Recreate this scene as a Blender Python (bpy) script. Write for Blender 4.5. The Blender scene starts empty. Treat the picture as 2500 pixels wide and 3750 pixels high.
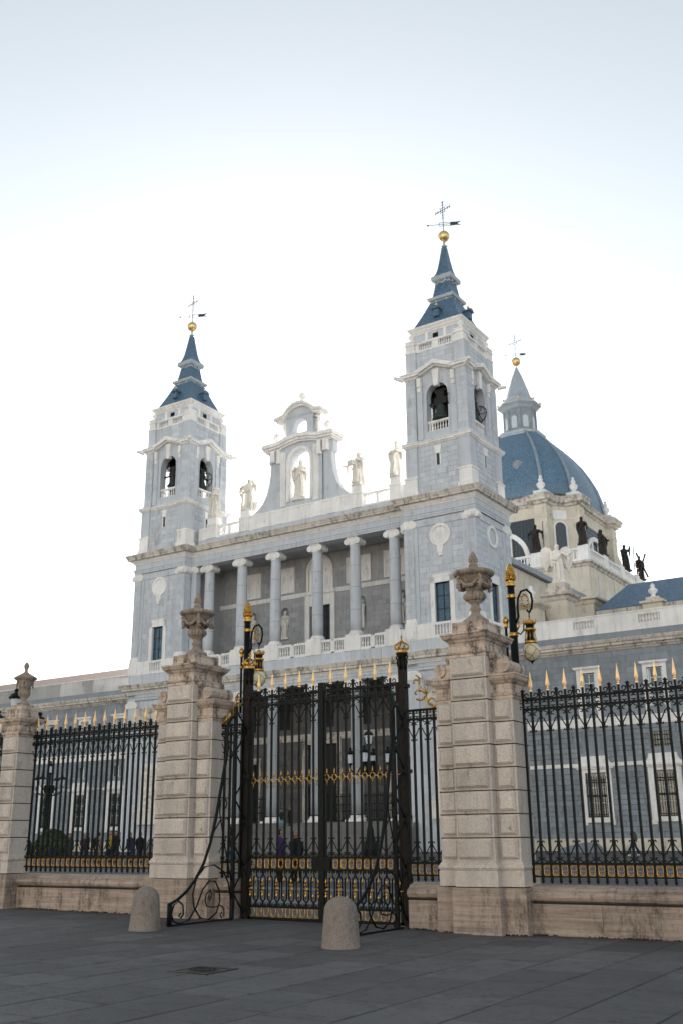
import bpy, math, random
from mathutils import Vector, Matrix
R = math.radians; PI = math.pi
sin, cos, pi = math.sin, math.cos, math.pi
scene = bpy.context.scene
COL = scene.collection
# ---------------------------------------------------------------- camera
YAW, PITCH, ROLL, EYE = R(32.0884), R(17.8208), R(-0.5666), 1.65
_h = Vector((-sin(YAW), cos(YAW), 0)); _r = Vector((cos(YAW), sin(YAW), 0)); _u = Vector((0, 0, 1))
_f = cos(PITCH) * _h + sin(PITCH) * _u; _up = -sin(PITCH) * _h + cos(PITCH) * _u
_r2 = cos(ROLL) * _r + sin(ROLL) * _up; _u2 = -sin(ROLL) * _r + cos(ROLL) * _up
cd = bpy.data.cameras.new('camera'); cam = bpy.data.objects.new('camera', cd); COL.objects.link(cam)
cam.matrix_world = Matrix(((_r2.x, _u2.x, -_f.x, 0), (_r2.y, _u2.y, -_f.y, 0), (_r2.z, _u2.z, -_f.z, EYE), (0, 0, 0, 1)))
cd.sensor_fit = 'VERTICAL'; cd.sensor_height = 36; cd.sensor_width = 24; cd.lens = 35.544
cd.clip_start = 0.1; cd.clip_end = 6000
cd.dof.use_dof = True; cd.dof.focus_distance = 19.0; cd.dof.aperture_fstop = 2.8
scene.camera = cam
# ---------------------------------------------------------------- light: low winter sun behind the gable
SUN_EL, SUN_AZ = R(20.3), R(34.4)           # azimuth from +Y towards -X
sd = Vector((-sin(SUN_AZ) * cos(SUN_EL), cos(SUN_AZ) * cos(SUN_EL), sin(SUN_EL)))
world = bpy.data.worlds.new('World'); scene.world = world; world.use_nodes = True
nt = world.node_tree; nt.nodes.clear()
sky = nt.nodes.new('ShaderNodeTexSky'); sky.sky_type = 'NISHITA'; sky.sun_disc = False
sky.sun_elevation = SUN_EL; sky.sun_rotation = -SUN_AZ; sky.altitude = 650
sky.air_density = 1.0; sky.dust_density = 0.42; sky.ozone_density = 0.25
bg = nt.nodes.new('ShaderNodeBackground'); bg.inputs[1].default_value = 0.060
wo = nt.nodes.new('ShaderNodeOutputWorld'); hs = nt.nodes.new('ShaderNodeHueSaturation'); hs.inputs['Saturation'].default_value = .33; hs.inputs['Hue'].default_value = .475; nt.links.new(sky.outputs[0], hs.inputs['Color']); nt.links.new(hs.outputs[0], bg.inputs[0]); nt.links.new(bg.outputs[0], wo.inputs[0])
ld = bpy.data.lights.new('sun', 'SUN'); ld.energy = 5.0; ld.angle = R(0.5); ld.color = (1.0, 0.93, 0.82)
lo = bpy.data.objects.new('sun', ld); COL.objects.link(lo); lo.rotation_euler = (-sd).to_track_quat('-Z', 'Y').to_euler(); lo.location = (0, 0, 90)
scene.view_settings.view_transform = 'Standard'; scene.view_settings.look = 'None'
scene.view_settings.exposure = 1.9; scene.view_settings.gamma = 1.0; scene.view_settings.use_curve_mapping = False
scene.render.engine = 'CYCLES'; scene.cycles.max_bounces = 6; scene.cycles.diffuse_bounces = 4; scene.cycles.glossy_bounces = 3
scene.cycles.use_denoising = True; scene.cycles.sample_clamp_indirect = 6

# ---------------------------------------------------------------- materials
MAT = {}
def lum(c, k): return (c[0] * k, c[1] * k, c[2] * k, 1)
class NG:
    def __init__(s, name, rough=.8, metal=0.0, spec=0.35):
        s.m = bpy.data.materials.new(name); s.m.use_nodes = True; s.t = s.m.node_tree
        s.b = s.t.nodes['Principled BSDF']; s.b.inputs['Roughness'].default_value = rough
        s.b.inputs['Metallic'].default_value = metal; s.b.inputs['Specular IOR Level'].default_value = spec
        s.co = s.t.nodes.new('ShaderNodeTexCoord'); MAT[name] = s.m
    def n(s, typ, **kw):
        x = s.t.nodes.new(typ)
        for k, v in kw.items(): setattr(x, k, v)
        return x
    def l(s, a, b): s.t.links.new(a, b)
    def map(s, scale=(1, 1, 1), src=None):
        m = s.n('ShaderNodeMapping'); m.inputs['Scale'].default_value = scale; s.l(src or s.co.outputs['Object'], m.inputs[0]); return m.outputs[0]
    def noise(s, scale, detail=4, rough=.55, vec=None):
        x = s.n('ShaderNodeTexNoise'); x.inputs['Scale'].default_value = scale; x.inputs['Detail'].default_value = detail; x.inputs['Roughness'].default_value = rough
        s.l(vec if vec is not None else s.co.outputs['Object'], x.inputs['Vector']); return x.outputs['Fac']
    def ramp(s, fac, stops, const=False):
        x = s.n('ShaderNodeValToRGB'); e = x.color_ramp.elements
        if const: x.color_ramp.interpolation = 'CONSTANT'
        while len(e) < len(stops): e.new(.5)
        for i, (p, c) in enumerate(stops):
            e[i].position = p; e[i].color = c if len(c) == 4 else (c[0], c[1], c[2], 1)
        s.l(fac, x.inputs[0]); return x.outputs[0]
    def mix(s, fac, a, b, mode='MIX'):
        x = s.n('ShaderNodeMix', data_type='RGBA', blend_type=mode)
        if isinstance(fac, float): x.inputs[0].default_value = fac
        else: s.l(fac, x.inputs[0])
        for v, i in ((a, 6), (b, 7)):
            if isinstance(v, tuple): x.inputs[i].default_value = v if len(v) == 4 else (*v, 1)
            else: s.l(v, x.inputs[i])
        return x.outputs[2]
    def col(s, c):
        if isinstance(c, tuple): s.b.inputs['Base Color'].default_value = c if len(c) == 4 else (*c, 1)
        else: s.l(c, s.b.inputs['Base Color'])
    def bump(s, fac, strength=.3, dist=.02):
        x = s.n('ShaderNodeBump'); x.inputs['Strength'].default_value = strength; x.inputs['Distance'].default_value = dist
        s.l(fac, x.inputs['Height']); s.l(x.outputs[0], s.b.inputs['Normal'])
    def attr(s, name='bv'):
        x = s.n('ShaderNodeAttribute', attribute_name=name); return x.outputs['Fac']

def stone(name, base, var=.12, stain=0.0, stain_col=(.05, .045, .04), speck=0.0, rough=.85, bump=.25, streak=0.0, big=.5, tint=None, mott=.10, ss=1.0, rain=0.0, spots=None):
    g = NG(name, rough)
    a = g.attr(); n1 = g.noise(big, 5); n2 = g.noise(14, 6, .65)
    c = g.ramp(a, [(0, lum(base, 1 - var)), (.5, lum(base, 1)), (1, lum(base, 1 + var))])
    if tint: c = g.mix(g.ramp(g.noise(.9, 3), [(.42, (0, 0, 0)), (.62, (1, 1, 1))]), c, lum(tint, 1))
    c = g.mix(1.0, c, g.ramp(n1, [(.3, (1 - mott,) * 3), (.7, (1 + mott * .7,) * 3)]), 'MULTIPLY')
    c = g.mix(1.0, c, g.ramp(n2, [(.25, (.86, .86, .86)), (.75, (1.10, 1.10, 1.10))]), 'MULTIPLY')
    if speck: c = g.mix(1.0, c, g.ramp(g.noise(90, 3, .7), [(.35, (1 - speck,) * 3), (.65, (1 + speck,) * 3)]), 'MULTIPLY')
    if streak:
        st = g.ramp(g.noise(1.0, 6, .7, g.map((.6, .6, 14))), [(.38, (1 - streak,) * 3), (.6, (1.05,) * 3)])
        c = g.mix(1.0, c, st, 'MULTIPLY')
    if stain:
        m = g.ramp(g.noise(1.0, 8, .75, g.map((1.6 * ss, 1.6 * ss, .5 * ss))), [(.57 - .12 * stain, (0, 0, 0)), (.72 - .13 * stain, (1, 1, 1))])
        m2 = g.ramp(g.noise(9 * ss, 4, .7), [(.33, (0, 0, 0)), (.55 - .06 * stain, (1, 1, 1))])
        mm = g.mix(1.0, m, m2, 'MULTIPLY')
        sc = g.n('ShaderNodeMath', operation='MULTIPLY'); g.l(mm, sc.inputs[0]); sc.inputs[1].default_value = min(1.0, .55 + stain * .4)
        c = g.mix(sc.outputs[0], c, (*stain_col, 1))
    if rain:
        c = g.mix(1.0, c, g.ramp(g.noise(1.0, 6, .65, g.map((2.6, 2.6, .11))), [(.36, (1 - rain,) * 3), (.56, (1.04,) * 3)]), 'MULTIPLY')
    if spots:
        for k, (sc_, rad, f) in enumerate(spots):
            v = g.n('ShaderNodeTexVoronoi'); v.inputs['Scale'].default_value = sc_; mp = g.map((1, 1, 1)); wb = g.n('ShaderNodeVectorMath', operation='ADD'); nz = g.n('ShaderNodeTexNoise'); nz.inputs['Scale'].default_value = sc_ * 3; g.l(g.co.outputs['Object'], nz.inputs['Vector'])
            s2 = g.n('ShaderNodeVectorMath', operation='SCALE'); s2.inputs['Scale'].default_value = .35 / sc_; g.l(nz.outputs['Color'], s2.inputs[0]); g.l(mp, wb.inputs[0]); g.l(s2.outputs[0], wb.inputs[1]); g.l(wb.outputs[0], v.inputs['Vector'])
            c = g.mix(1.0, c, g.ramp(v.outputs['Distance'], [(rad * .7, (f,) * 3), (rad, (1, 1, 1))]), 'MULTIPLY')
    g.col(c); g.bump(n2, bump, .02); return g.m

stone('grey_stone', (.585, .615, .66), .085, stain=.2, rain=.08, mott=.05, stain_col=(.2, .2, .2))
stone('white_stone', (.88, .86, .84), .06, rain=.07, stain=.12, stain_col=(.25, .22, .19))
stone('cornice_stone', (.70, .64, .57), .08, stain=.75, stain_col=(.07, .06, .05))
stone('cream_stone', (.72, .655, .55), .05, stain=.3, stain_col=(.10, .085, .07))
stone('warm_wall', (.42, .425, .435), .12, rain=.08, stain=.05, stain_col=(.2, .18, .17))
stone('rustic_stone', (.28, .31, .345), .14, rain=.08, stain=.2, stain_col=(.14, .14, .14))
stone('granite', (.575, .525, .485), .12, spots=((1.7, .09, .62), (5.0, .07, .8)), rain=.12, speck=.38, stain=.25, ss=3.0, stain_col=(.13, .11, .10), bump=.5)
stone('travertine', (.44, .36, .305), .10, streak=.38, stain=.6, ss=2.2, spots=((9.0, .1, .45), (16.0, .12, .5)), rain=.1, stain_col=(.06, .05, .045), bump=.7)
stone('pillar_cap', (.60, .50, .425), .06, streak=.28, stain=.85, ss=2.6, stain_col=(.05, .042, .036), bump=.6)
stone('urn_stone', (.33, .275, .23), .05, stain=.7, ss=4.0, stain_col=(.06, .05, .042), bump=.5, big=3)
stone('bollard_granite', (.25, .22, .20), .05, speck=.45, bump=.6, stain=.25, ss=3.0, mott=.2)
stone('paving', (.114, .112, .114), .22, spots=((2.3, .05, .6), (6.0, .06, .72), (3.1, .045, 1.5)), speck=.5, stain=.6, mott=.3, ss=2.0, stain_col=(.05, .05, .052), bump=.5, big=.25)
stone('ground', (.085, .081, .079), .1, speck=.3, stain=.4, mott=.25, stain_col=(.05, .05, .052), bump=.4, big=.15)
stone('marble', (.80, .76, .70), .03, stain=.08, stain_col=(.35, .31, .27), big=2)
stone('step_stone', (.17, .165, .16), .1, stain=.2, stain_col=(.1, .1, .1))
stone('shaded_porch_stone', (.15, .145, .14), .16)  # darker wall stone, with the shade inside the porch painted in
stone('shaded_lower_grey', (.36, .38, .405), .15, stain=.1, stain_col=(.2, .2, .2))  # shaded copy of grey_stone: occlusion on the lower columns put into the colour
stone('pale_ground', (.17, .18, .20), .1)
stone('palace_stone', (.74, .66, .56), .05)
def plain(name, c, rough=.5, metal=0.0, spec=.4, nz=0.0, nscale=8):
    g = NG(name, rough, metal, spec)
    if nz: g.col(g.ramp(g.noise(nscale, 5, .6), [(.3, lum(c, 1 - nz)), (.7, lum(c, 1 + nz))])); g.bump(g.noise(nscale * 3, 3), .15, .01)
    else: g.col(c)
    return g
plain('iron', (.0045, .0075, .0075), .55, 0, .18, .35, 20)
plain('rusty_iron', (.013, .010, .008), .65, 0, .2, .5, 12)
plain('spear_gold', (.88, .62, .32), .45, .85, .5, .12, 6)
plain('gold', (.56, .33, .085), .38, 1.0, .5, .55, 22)
plain('pale_gold', (.85, .62, .28), .40, .9, .5, .15, 6)
plain('bronze', (.030, .022, .018), .5, .3, .4, .4, 2)
plain('bell_bronze', (.05, .065, .06), .5, .5, .4, .3, 3)
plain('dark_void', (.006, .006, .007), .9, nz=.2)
plain('dark_wood', (.010, .009, .008), .6, nz=.3)
plain('white_paint', (.72, .74, .76), .5, nz=.05)
plain('lead', (.28, .31, .34), .55, .3, .4, .2, 1.5)
plain('rib_lead', (.27, .33, .39), .5, .2, .4, .15, 1.5)
plain('lead_light', (.42, .46, .50), .5, .2, .4, .12, 1.5)
plain('vane_iron', (.03, .055, .065), .6)
plain('lamp_glass', (.62, .56, .38), .25, 0, .5, .06, 3)
plain('pale_glass', (.55, .60, .66), .2, 0, .5, .05, 3)
plain('leaf', (.045, .065, .025), .6, 0, .3, .5, 3)
plain('moss', (.03, .03, .022), .9, 0, .2, .5, 20)
plain('manhole_iron', (.035, .03, .028), .55, .4, .4, .4, 30)
plain('wedge_grey', (.20, .23, .26), .6, nz=.1)
def slate(name, c):
    g = NG(name, .48, 0, .5)
    br = g.n('ShaderNodeTexBrick'); br.inputs['Scale'].default_value = 3.2; br.inputs['Mortar Size'].default_value = .012; br.inputs['Row Height'].default_value = .5
    br.inputs['Color1'].default_value = lum(c, .75); br.inputs['Color2'].default_value = lum(c, 1.25); br.inputs['Mortar'].default_value = lum(c, .45)
    sx = g.n('ShaderNodeSeparateXYZ'); g.l(g.co.outputs['Object'], sx.inputs[0])
    ad = g.n('ShaderNodeMath', operation='ADD'); g.l(sx.outputs[0], ad.inputs[0]); g.l(sx.outputs[1], ad.inputs[1])
    cx = g.n('ShaderNodeCombineXYZ'); g.l(ad.outputs[0], cx.inputs[0]); g.l(sx.outputs[2], cx.inputs[1]); g.l(cx.outputs[0], br.inputs['Vector'])
    cc = g.mix(1.0, br.outputs['Color'], g.ramp(g.noise(.7, 5), [(.3, (.9, .9, .9)), (.7, (1.1, 1.1, 1.1))]), 'MULTIPLY')
    g.col(cc); g.bump(br.outputs['Fac'], -.25, .02)
slate('slate', (.085, .155, .235)); slate('dome_slate', (.11, .19, .275))
g = NG('tile', .8); w = g.n('ShaderNodeTexWave', bands_direction='X'); w.inputs['Scale'].default_value = 3.0; w.inputs['Distortion'].default_value = .6
g.l(g.co.outputs['Object'], w.inputs[0]); g.col(g.mix(g.noise(5, 5), g.ramp(w.outputs['Fac'], [(0, (.2, .14, .12)), (1, (.42, .31, .26))]), (.30, .20, .17, 1))); g.bump(w.outputs['Fac'], .8, .08)
g = NG('blue_glass', .07, 0, .7)
vo = g.n('ShaderNodeTexVoronoi'); vo.inputs['Scale'].default_value = 2.2; g.l(g.co.outputs['Object'], vo.inputs['Vector'])
g.col(g.mix(g.ramp(g.noise(1.6, 4), [(.5, (0, 0, 0)), (.62, (.8, .8, .8))]), (.025, .075, .115, 1), g.ramp(vo.outputs['Color'], [(0, (.02, .07, .12)), (.5, (.05, .13, .19)), (1, (.13, .19, .24))])))
g = NG('clear_glass', .06, 0, .8); g.col(g.ramp(g.noise(.9, 3), [(.35, (.03, .05, .06)), (.65, (.12, .18, .20))]))
g = NG('dark_glass', .12, 0, .6); g.col((.035, .045, .055, 1))

# ---------------------------------------------------------------- mesh helpers
rng = random.Random(7)
class MB:
    def __init__(s): s.v = []; s.f = []; s.a = []
    def add(s, vs, fs, a=None):
        o = len(s.v); s.v.extend(vs); a = rng.random() if a is None else a
        for f in fs: s.f.append(tuple(i + o for i in f)); s.a.append(a)
        return s
    def box(s, x0, x1, y0, y1, z0, z1, a=None, T=None):
        vs = [(x0, y0, z0), (x1, y0, z0), (x1, y1, z0), (x0, y1, z0), (x0, y0, z1), (x1, y0, z1), (x1, y1, z1), (x0, y1, z1)]
        if T: vs = [T(*p) for p in vs]
        return s.add(vs, [(0, 3, 2, 1), (4, 5, 6, 7), (0, 1, 5, 4), (1, 2, 6, 5), (2, 3, 7, 6), (3, 0, 4, 7)], a)
    def bevbox(s, x0, x1, y0, y1, z0, z1, b, a=None, T=None):
        """box whose front (y0) face is a chamfered raised panel"""
        vs = [(x0, y0 + b, z0), (x1, y0 + b, z0), (x1, y0 + b, z1), (x0, y0 + b, z1), (x0 + b, y0, z0 + b), (x1 - b, y0, z0 + b), (x1 - b, y0, z1 - b), (x0 + b, y0, z1 - b),
              (x0, y1, z0), (x1, y1, z0), (x1, y1, z1), (x0, y1, z1)]
        if T: vs = [T(*p) for p in vs]
        return s.add(vs, [(4, 5, 6, 7), (0, 1, 5, 4), (1, 2, 6, 5), (2, 3, 7, 6), (3, 0, 4, 7), (8, 9, 1, 0), (9, 10, 2, 1), (10, 11, 3, 2), (11, 8, 0, 3)], a)
    def lathe(s, prof, cx=0, cy=0, seg=16, flute=0, amp=0.0, a=None, zr=None, sq=1.0):
        vs = []; n = len(prof)
        for (r, z) in prof:
            for k in range(seg):
                t = 2 * pi * k / seg; rr = r
                if flute and (zr is None or zr[0] <= z <= zr[1]): rr = r * (1 - amp + amp * abs(cos(flute * t / 2)))
                vs.append((cx + rr * cos(t), cy + rr * sin(t) * sq, z))
        fs = [(i * seg + k, i * seg + (k + 1) % seg, (i + 1) * seg + (k + 1) % seg, (i + 1) * seg + k) for i in range(n - 1) for k in range(seg)]
        fs.append(tuple(reversed(range(seg)))); fs.append(tuple((n - 1) * seg + k for k in range(seg)))
        return s.add(vs, fs, a)
    def tube(s, pts, r, seg=6, a=None, closed=False):
        pts = [Vector(p) for p in pts]; n = len(pts); vs = []
        rs = r if isinstance(r, (list, tuple)) else [r] * n
        ref = None
        for i, p in enumerate(pts):
            if closed: d = pts[(i + 1) % n] - pts[i - 1]
            else: d = pts[min(i + 1, n - 1)] - pts[max(i - 1, 0)]
            d = d.normalized() if d.length > 1e-9 else Vector((0, 0, 1))
            if ref is None: ref = Vector((0, 1, 0)) if abs(d.y) < .9 else Vector((1, 0, 0))
            u = d.cross(ref)
            if u.length < 1e-4: u = d.cross(Vector((1, 0, .3)))
            u.normalize(); w = u.cross(d).normalized()
            for k in range(seg):
                t = 2 * pi * k / seg; q = p + (u * cos(t) + w * sin(t)) * rs[i]; vs.append(tuple(q))
        m = n if closed else n - 1
        fs = [(i * seg + k, i * seg + (k + 1) % seg, ((i + 1) % n) * seg + (k + 1) % seg, ((i + 1) % n) * seg + k) for i in range(m) for k in range(seg)]
        if not closed: fs += [tuple(reversed(range(seg))), tuple((n - 1) * seg + k for k in range(seg))]
        return s.add(vs, fs, a)
    def mold(s, path, prof, closed=True, a=None, cap=True, per=True):
        """sweep profile [(out, z)...] along a plan path [(x, y)...]; out is to the right of travel (clockwise path = outward)"""
        n = len(path); m = len(prof); ms = []
        for i in range(n):
            p = Vector(path[i])
            def nrm(a_, b_):
                d = (Vector(b_) - Vector(a_)).normalized(); return Vector((d.y, -d.x))
            if closed or 0 < i < n - 1:
                n1 = nrm(path[i - 1], path[i]); n2 = nrm(path[i], path[(i + 1) % n])
            elif i == 0: n1 = n2 = nrm(path[0], path[1])
            else: n1 = n2 = nrm(path[-2], path[-1])
            b = (n1 + n2); b = b / max(.25, b.length_squared) * 2
            ms.append((p, b))
        segs = n if closed else n - 1
        for i in range(segs):
            (p, b), (q, c) = ms[i], ms[(i + 1) % n]
            vs = [(p.x + b.x * o, p.y + b.y * o, z) for o, z in prof] + [(q.x + c.x * o, q.y + c.y * o, z) for o, z in prof]
            fs = [(j, j + m, j + m + 1, j + 1) for j in range(m - 1)]
            if cap and not closed and i == 0: fs.append(tuple(range(m)))
            if cap and not closed and i == segs - 1: fs.append(tuple(reversed(range(m, 2 * m))))
            s.add(vs, fs, a if a is not None else rng.random())
        return s
    def sphere(s, c, r, seg=14, rings=8, sz=1.0, a=None):
        prof = [(max(1e-4, r * sin(pi * i / rings)), c[2] - r * sz * cos(pi * i / rings)) for i in range(rings + 1)]
        return s.lathe(prof, c[0], c[1], seg, a=a)
    def loft(s, rings, seg=16, folds=0, a=None):
        """rings: (z, rx, ry, cx, cy, foldamp)"""
        vs = []
        for (z, rx, ry, cx, cy, fa) in rings:
            for k in range(seg):
                t = 2 * pi * k / seg; m = 1 + fa * cos(folds * t + z * .8) if fa else 1
                vs.append((cx + rx * cos(t) * m, cy + ry * sin(t) * m, z))
        n = len(rings)
        fs = [(i * seg + k, i * seg + (k + 1) % seg, (i + 1) * seg + (k + 1) % seg, (i + 1) * seg + k) for i in range(n - 1) for k in range(seg)]
        fs += [tuple(reversed(range(seg))), tuple((n - 1) * seg + k for k in range(seg))]
        return s.add(vs, fs, a)
    def poly(s, outline, y0, y1, a=None, T=None):
        """extrude an (x, z) outline between y0 and y1"""
        n = len(outline)
        vs = [(x, y0, z) for x, z in outline] + [(x, y1, z) for x, z in outline]
        if T: vs = [T(*p) for p in vs]
        fs = [tuple(range(n)), tuple(reversed(range(n, 2 * n)))] + [(i, i + n, (i + 1) % n + n, (i + 1) % n) for i in range(n)]
        return s.add(vs, fs, a)

def mesh(name, mb, mat, smooth=False):
    me = bpy.data.meshes.new(name); me.from_pydata(mb.v, [], mb.f)
    at = me.attributes.new('bv', 'FLOAT', 'FACE'); at.data.foreach_set('value', mb.a)
    me.materials.append(MAT[mat])
    if smooth: me.polygons.foreach_set('use_smooth', [True] * len(me.polygons))
    me.update(); return me
def clusters(mb):
    par = list(range(len(mb.v)))
    def find(i):
        while par[i] != i: par[i] = par[par[i]]; i = par[i]
        return i
    for f in mb.f:
        r0 = find(f[0])
        for i in f[1:]:
            r1 = find(i)
            if r1 != r0: par[r1] = r0
    comp = {}
    for k, f in enumerate(mb.f): comp.setdefault(find(f[0]), []).append(k)
    bbs = []
    for r0, fs in comp.items():
        vs = [mb.v[i] for k in fs for i in mb.f[k]]; bbs.append([[min(v[a] for v in vs) - .04 for a in range(3)], [max(v[a] for v in vs) + .04 for a in range(3)], fs])
    if len(bbs) == 1 or len(bbs) > 900: return None
    bp = list(range(len(bbs)))
    def bf(i):
        while bp[i] != i: i = bp[i]
        return i
    for i in range(len(bbs)):
        for j in range(i):
            a, b = bbs[i], bbs[j]
            if all(a[0][q] <= b[1][q] and b[0][q] <= a[1][q] for q in range(3)):
                x, y = bf(i), bf(j)
                if x != y: bp[x] = y
    out = {}
    for i in range(len(bbs)): out.setdefault(bf(i), []).extend(bbs[i][2])
    if len(out) == 1: return None
    res = []
    for fs in out.values():
        m = MB(); mp = {}
        for k in fs:
            f = []
            for i in mb.f[k]:
                if i not in mp: mp[i] = len(m.v); m.v.append(mb.v[i])
                f.append(mp[i])
            m.f.append(tuple(f)); m.a.append(mb.a[k])
        res.append(m)
    return res
def obj(name, mb, mat, parent=None, smooth=False, loc=None, rz=0.0, kind=None, split=True):
    if split and parent and not kind and isinstance(mb, MB):
        cl = clusters(mb)
        if cl:
            os_ = [obj(name, c, mat, parent, smooth, loc, rz, None, False) for c in cl]; return os_[0]
    me = mb if isinstance(mb, bpy.types.Mesh) else mesh(name, mb, mat, smooth)
    o = bpy.data.objects.new(name, me); COL.objects.link(o)
    if parent: o.parent = parent
    if loc: o.location = loc
    if rz: o.rotation_euler = (0, 0, rz)
    if kind: o['kind'] = kind
    return o
def tag(o, label, cat, group=None):
    if 'kind' not in o: o['kind'] = 'thing'
    o['label'] = label; o['category'] = cat
    if group: o['group'] = group
    return o
def thing(name, label, cat, loc=(0, 0, 0), rz=0.0, group=None):
    o = bpy.data.objects.new(name, None); o.empty_display_size = .3; COL.objects.link(o)
    o.location = loc; o.rotation_euler = (0, 0, rz); return tag(o, label, cat, group)
def struct(name, mb, mat):
    o = obj(name, mb, mat); o['kind'] = 'structure'; return o
def copy_tree(o, parent=None):
    c = o.copy(); COL.objects.link(c); c.parent = parent
    for ch in list(o.children): copy_tree(ch, c)
    return c
ident = lambda x, y, z: (x, y, z)
def wall(mb, u0, u1, z0, z1, opens, T, depth=.4, a=None, back=False):
    """wall at d=0 in map T(u, d, z), d inward; opens = (ua, ub, za, zb, arch)"""
    us = {u0, u1}
    for (ua, ub, za, zb, ar) in opens:
        us |= {ua, ub}
        if ar:
            for k in range(1, 12): us.add((ua + ub) / 2 - cos(pi * k / 12) * (ub - ua) / 2)
    us = sorted(u for u in us if u0 - 1e-6 <= u <= u1 + 1e-6)
    def top(o, u):
        ua, ub, za, zb, ar = o
        if not ar: return zb
        r = (ub - ua) / 2; c = (ua + ub) / 2; return zb - r + math.sqrt(max(0, r * r - (u - c) ** 2))
    av = .5 if a is None else a
    for ua, ub in zip(us[:-1], us[1:]):
        if ub - ua < 1e-6: continue
        mid = (ua + ub) / 2
        hs = sorted([o for o in opens if o[0] < mid < o[1]], key=lambda o: o[2])
        la = lb = z0
        for o in hs:
            mb.add([T(ua, 0, la), T(ub, 0, lb), T(ub, 0, o[2]), T(ua, 0, o[2])], [(0, 1, 2, 3)], av)
            ta, tb = top(o, ua), top(o, ub)
            mb.add([T(ua, 0, ta), T(ub, 0, tb), T(ub, depth, tb), T(ua, depth, ta)], [(0, 1, 2, 3)], av)
            mb.add([T(ua, 0, o[2]), T(ub, 0, o[2]), T(ub, depth, o[2]), T(ua, depth, o[2])], [(3, 2, 1, 0)], av)
            la, lb = ta, tb
        mb.add([T(ua, 0, la), T(ub, 0, lb), T(ub, 0, z1), T(ua, 0, z1)], [(0, 1, 2, 3)], av)
    for (ua, ub, za, zb, ar) in opens:
        zt = zb - (ub - ua) / 2 if ar else zb
        for u, q in ((ua, 1), (ub, -1)):
            mb.add([T(u, 0, za), T(u, depth, za), T(u, depth, zt), T(u, 0, zt)], [(0, 1, 2, 3)], av)
def ashlar_cells(u0, u1, z0, z1, ch, ln, opens=(), jit=.25, seed=1):
    """cells of a coursed wall, clipped round openings"""
    rg = random.Random(seed); out = []; n = max(1, round((z1 - z0) / ch)); h = (z1 - z0) / n
    for i in range(n):
        za, zb = z0 + i * h, z0 + (i + 1) * h
        u = u0 - (ln * .5 if i % 2 else 0) - rg.random() * ln * .2
        while u < u1 - 1e-6:
            w = ln * (1 + (rg.random() - .5) * jit); a, b = max(u, u0), min(u + w, u1); u += w
            if b - a < .12: continue
            ok = [(a, b)]
            for o in opens:
                if o[2] < zb - .02 and o[3] > za + .02:
                    nk = []
                    for (p, q) in ok:
                        if o[1] <= p or o[0] >= q: nk.append((p, q)); continue
                        if o[0] - p > .1: nk.append((p, o[0]))
                        if q - o[1] > .1: nk.append((o[1], q))
                    ok = nk
            out += [(p, q, za, zb) for p, q in ok]
    return out
def blocks(parent, cells, T, mat, proud=.04, joint=.022, bev=0.0, single=0, name='stone_block'):
    """stone blocks proud of a wall: the first `single` cells become parts of their own, the rest one stuff part"""
    rest = MB(); k = 0
    for (a, b, za, zb) in cells:
        m = MB() if k < single else rest
        if bev: m.bevbox(a + joint, b - joint, -proud, .02, za + joint, zb - joint, bev, T=T)
        else: m.box(a + joint, b - joint, -proud, .02, za + joint, zb - joint, T=T)
        if k < single: obj(name, m, mat, parent)
        k += 1
    if rest.v: obj(name + 's', rest, mat, parent, kind='stuff')
def rect_path(x0, x1, y0, y1): return [(x0, y1), (x0, y0), (x1, y0), (x1, y1)][::-1] if False else [(x0, y0), (x1, y0), (x1, y1), (x0, y1)]
def baluster_prof(z0, z1, r):
    h = z1 - z0
    return [(r * .9, z0), (r * .9, z0 + .08 * h), (r * .5, z0 + .14 * h), (r, z0 + .36 * h), (r * .55, z0 + .62 * h), (r * .42, z0 + .78 * h), (r * .8, z0 + .9 * h), (r * .8, z1)]
def arc(cx, cz, r, a0, a1, n=8, r1=None):
    r1 = r if r1 is None else r1
    return [(cx + (r + (r1 - r) * i / n) * cos(a0 + (a1 - a0) * i / n), cz + (r + (r1 - r) * i / n) * sin(a0 + (a1 - a0) * i / n)) for i in range(n + 1)]
# ================================================================ ground and setting
def sm(t): t = max(0, min(1, t)); return t * t * (3 - 2 * t)
def gz(x, y):
    s = max(0, min(.13, -.0085 * (x + 8))); return s + (.36 - s) * sm((y - 20) / 34)
gm = MB(); xs = [-1500, -400, -160, -110, -80, -60, -45, -34, -28, -24, -20, -16, -12, -8, -4, 0, 6, 15, 40, 120, 1500]; ys = [-300, -60, -10, 0, 6, 12, 16, 18, 20, 23, 26, 30, 34, 38, 42, 46, 50, 54, 60, 90, 300, 3000]
for y in ys:
    for x in xs: gm.v.append((x, y, gz(x, y) - .012))
for j in range(len(ys) - 1):
    for i in range(len(xs) - 1):
        k = j * len(xs) + i; gm.f.append((k, k + 1, k + 1 + len(xs), k + len(xs))); gm.a.append(.5)
ground = struct('ground', gm, 'ground')
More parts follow.
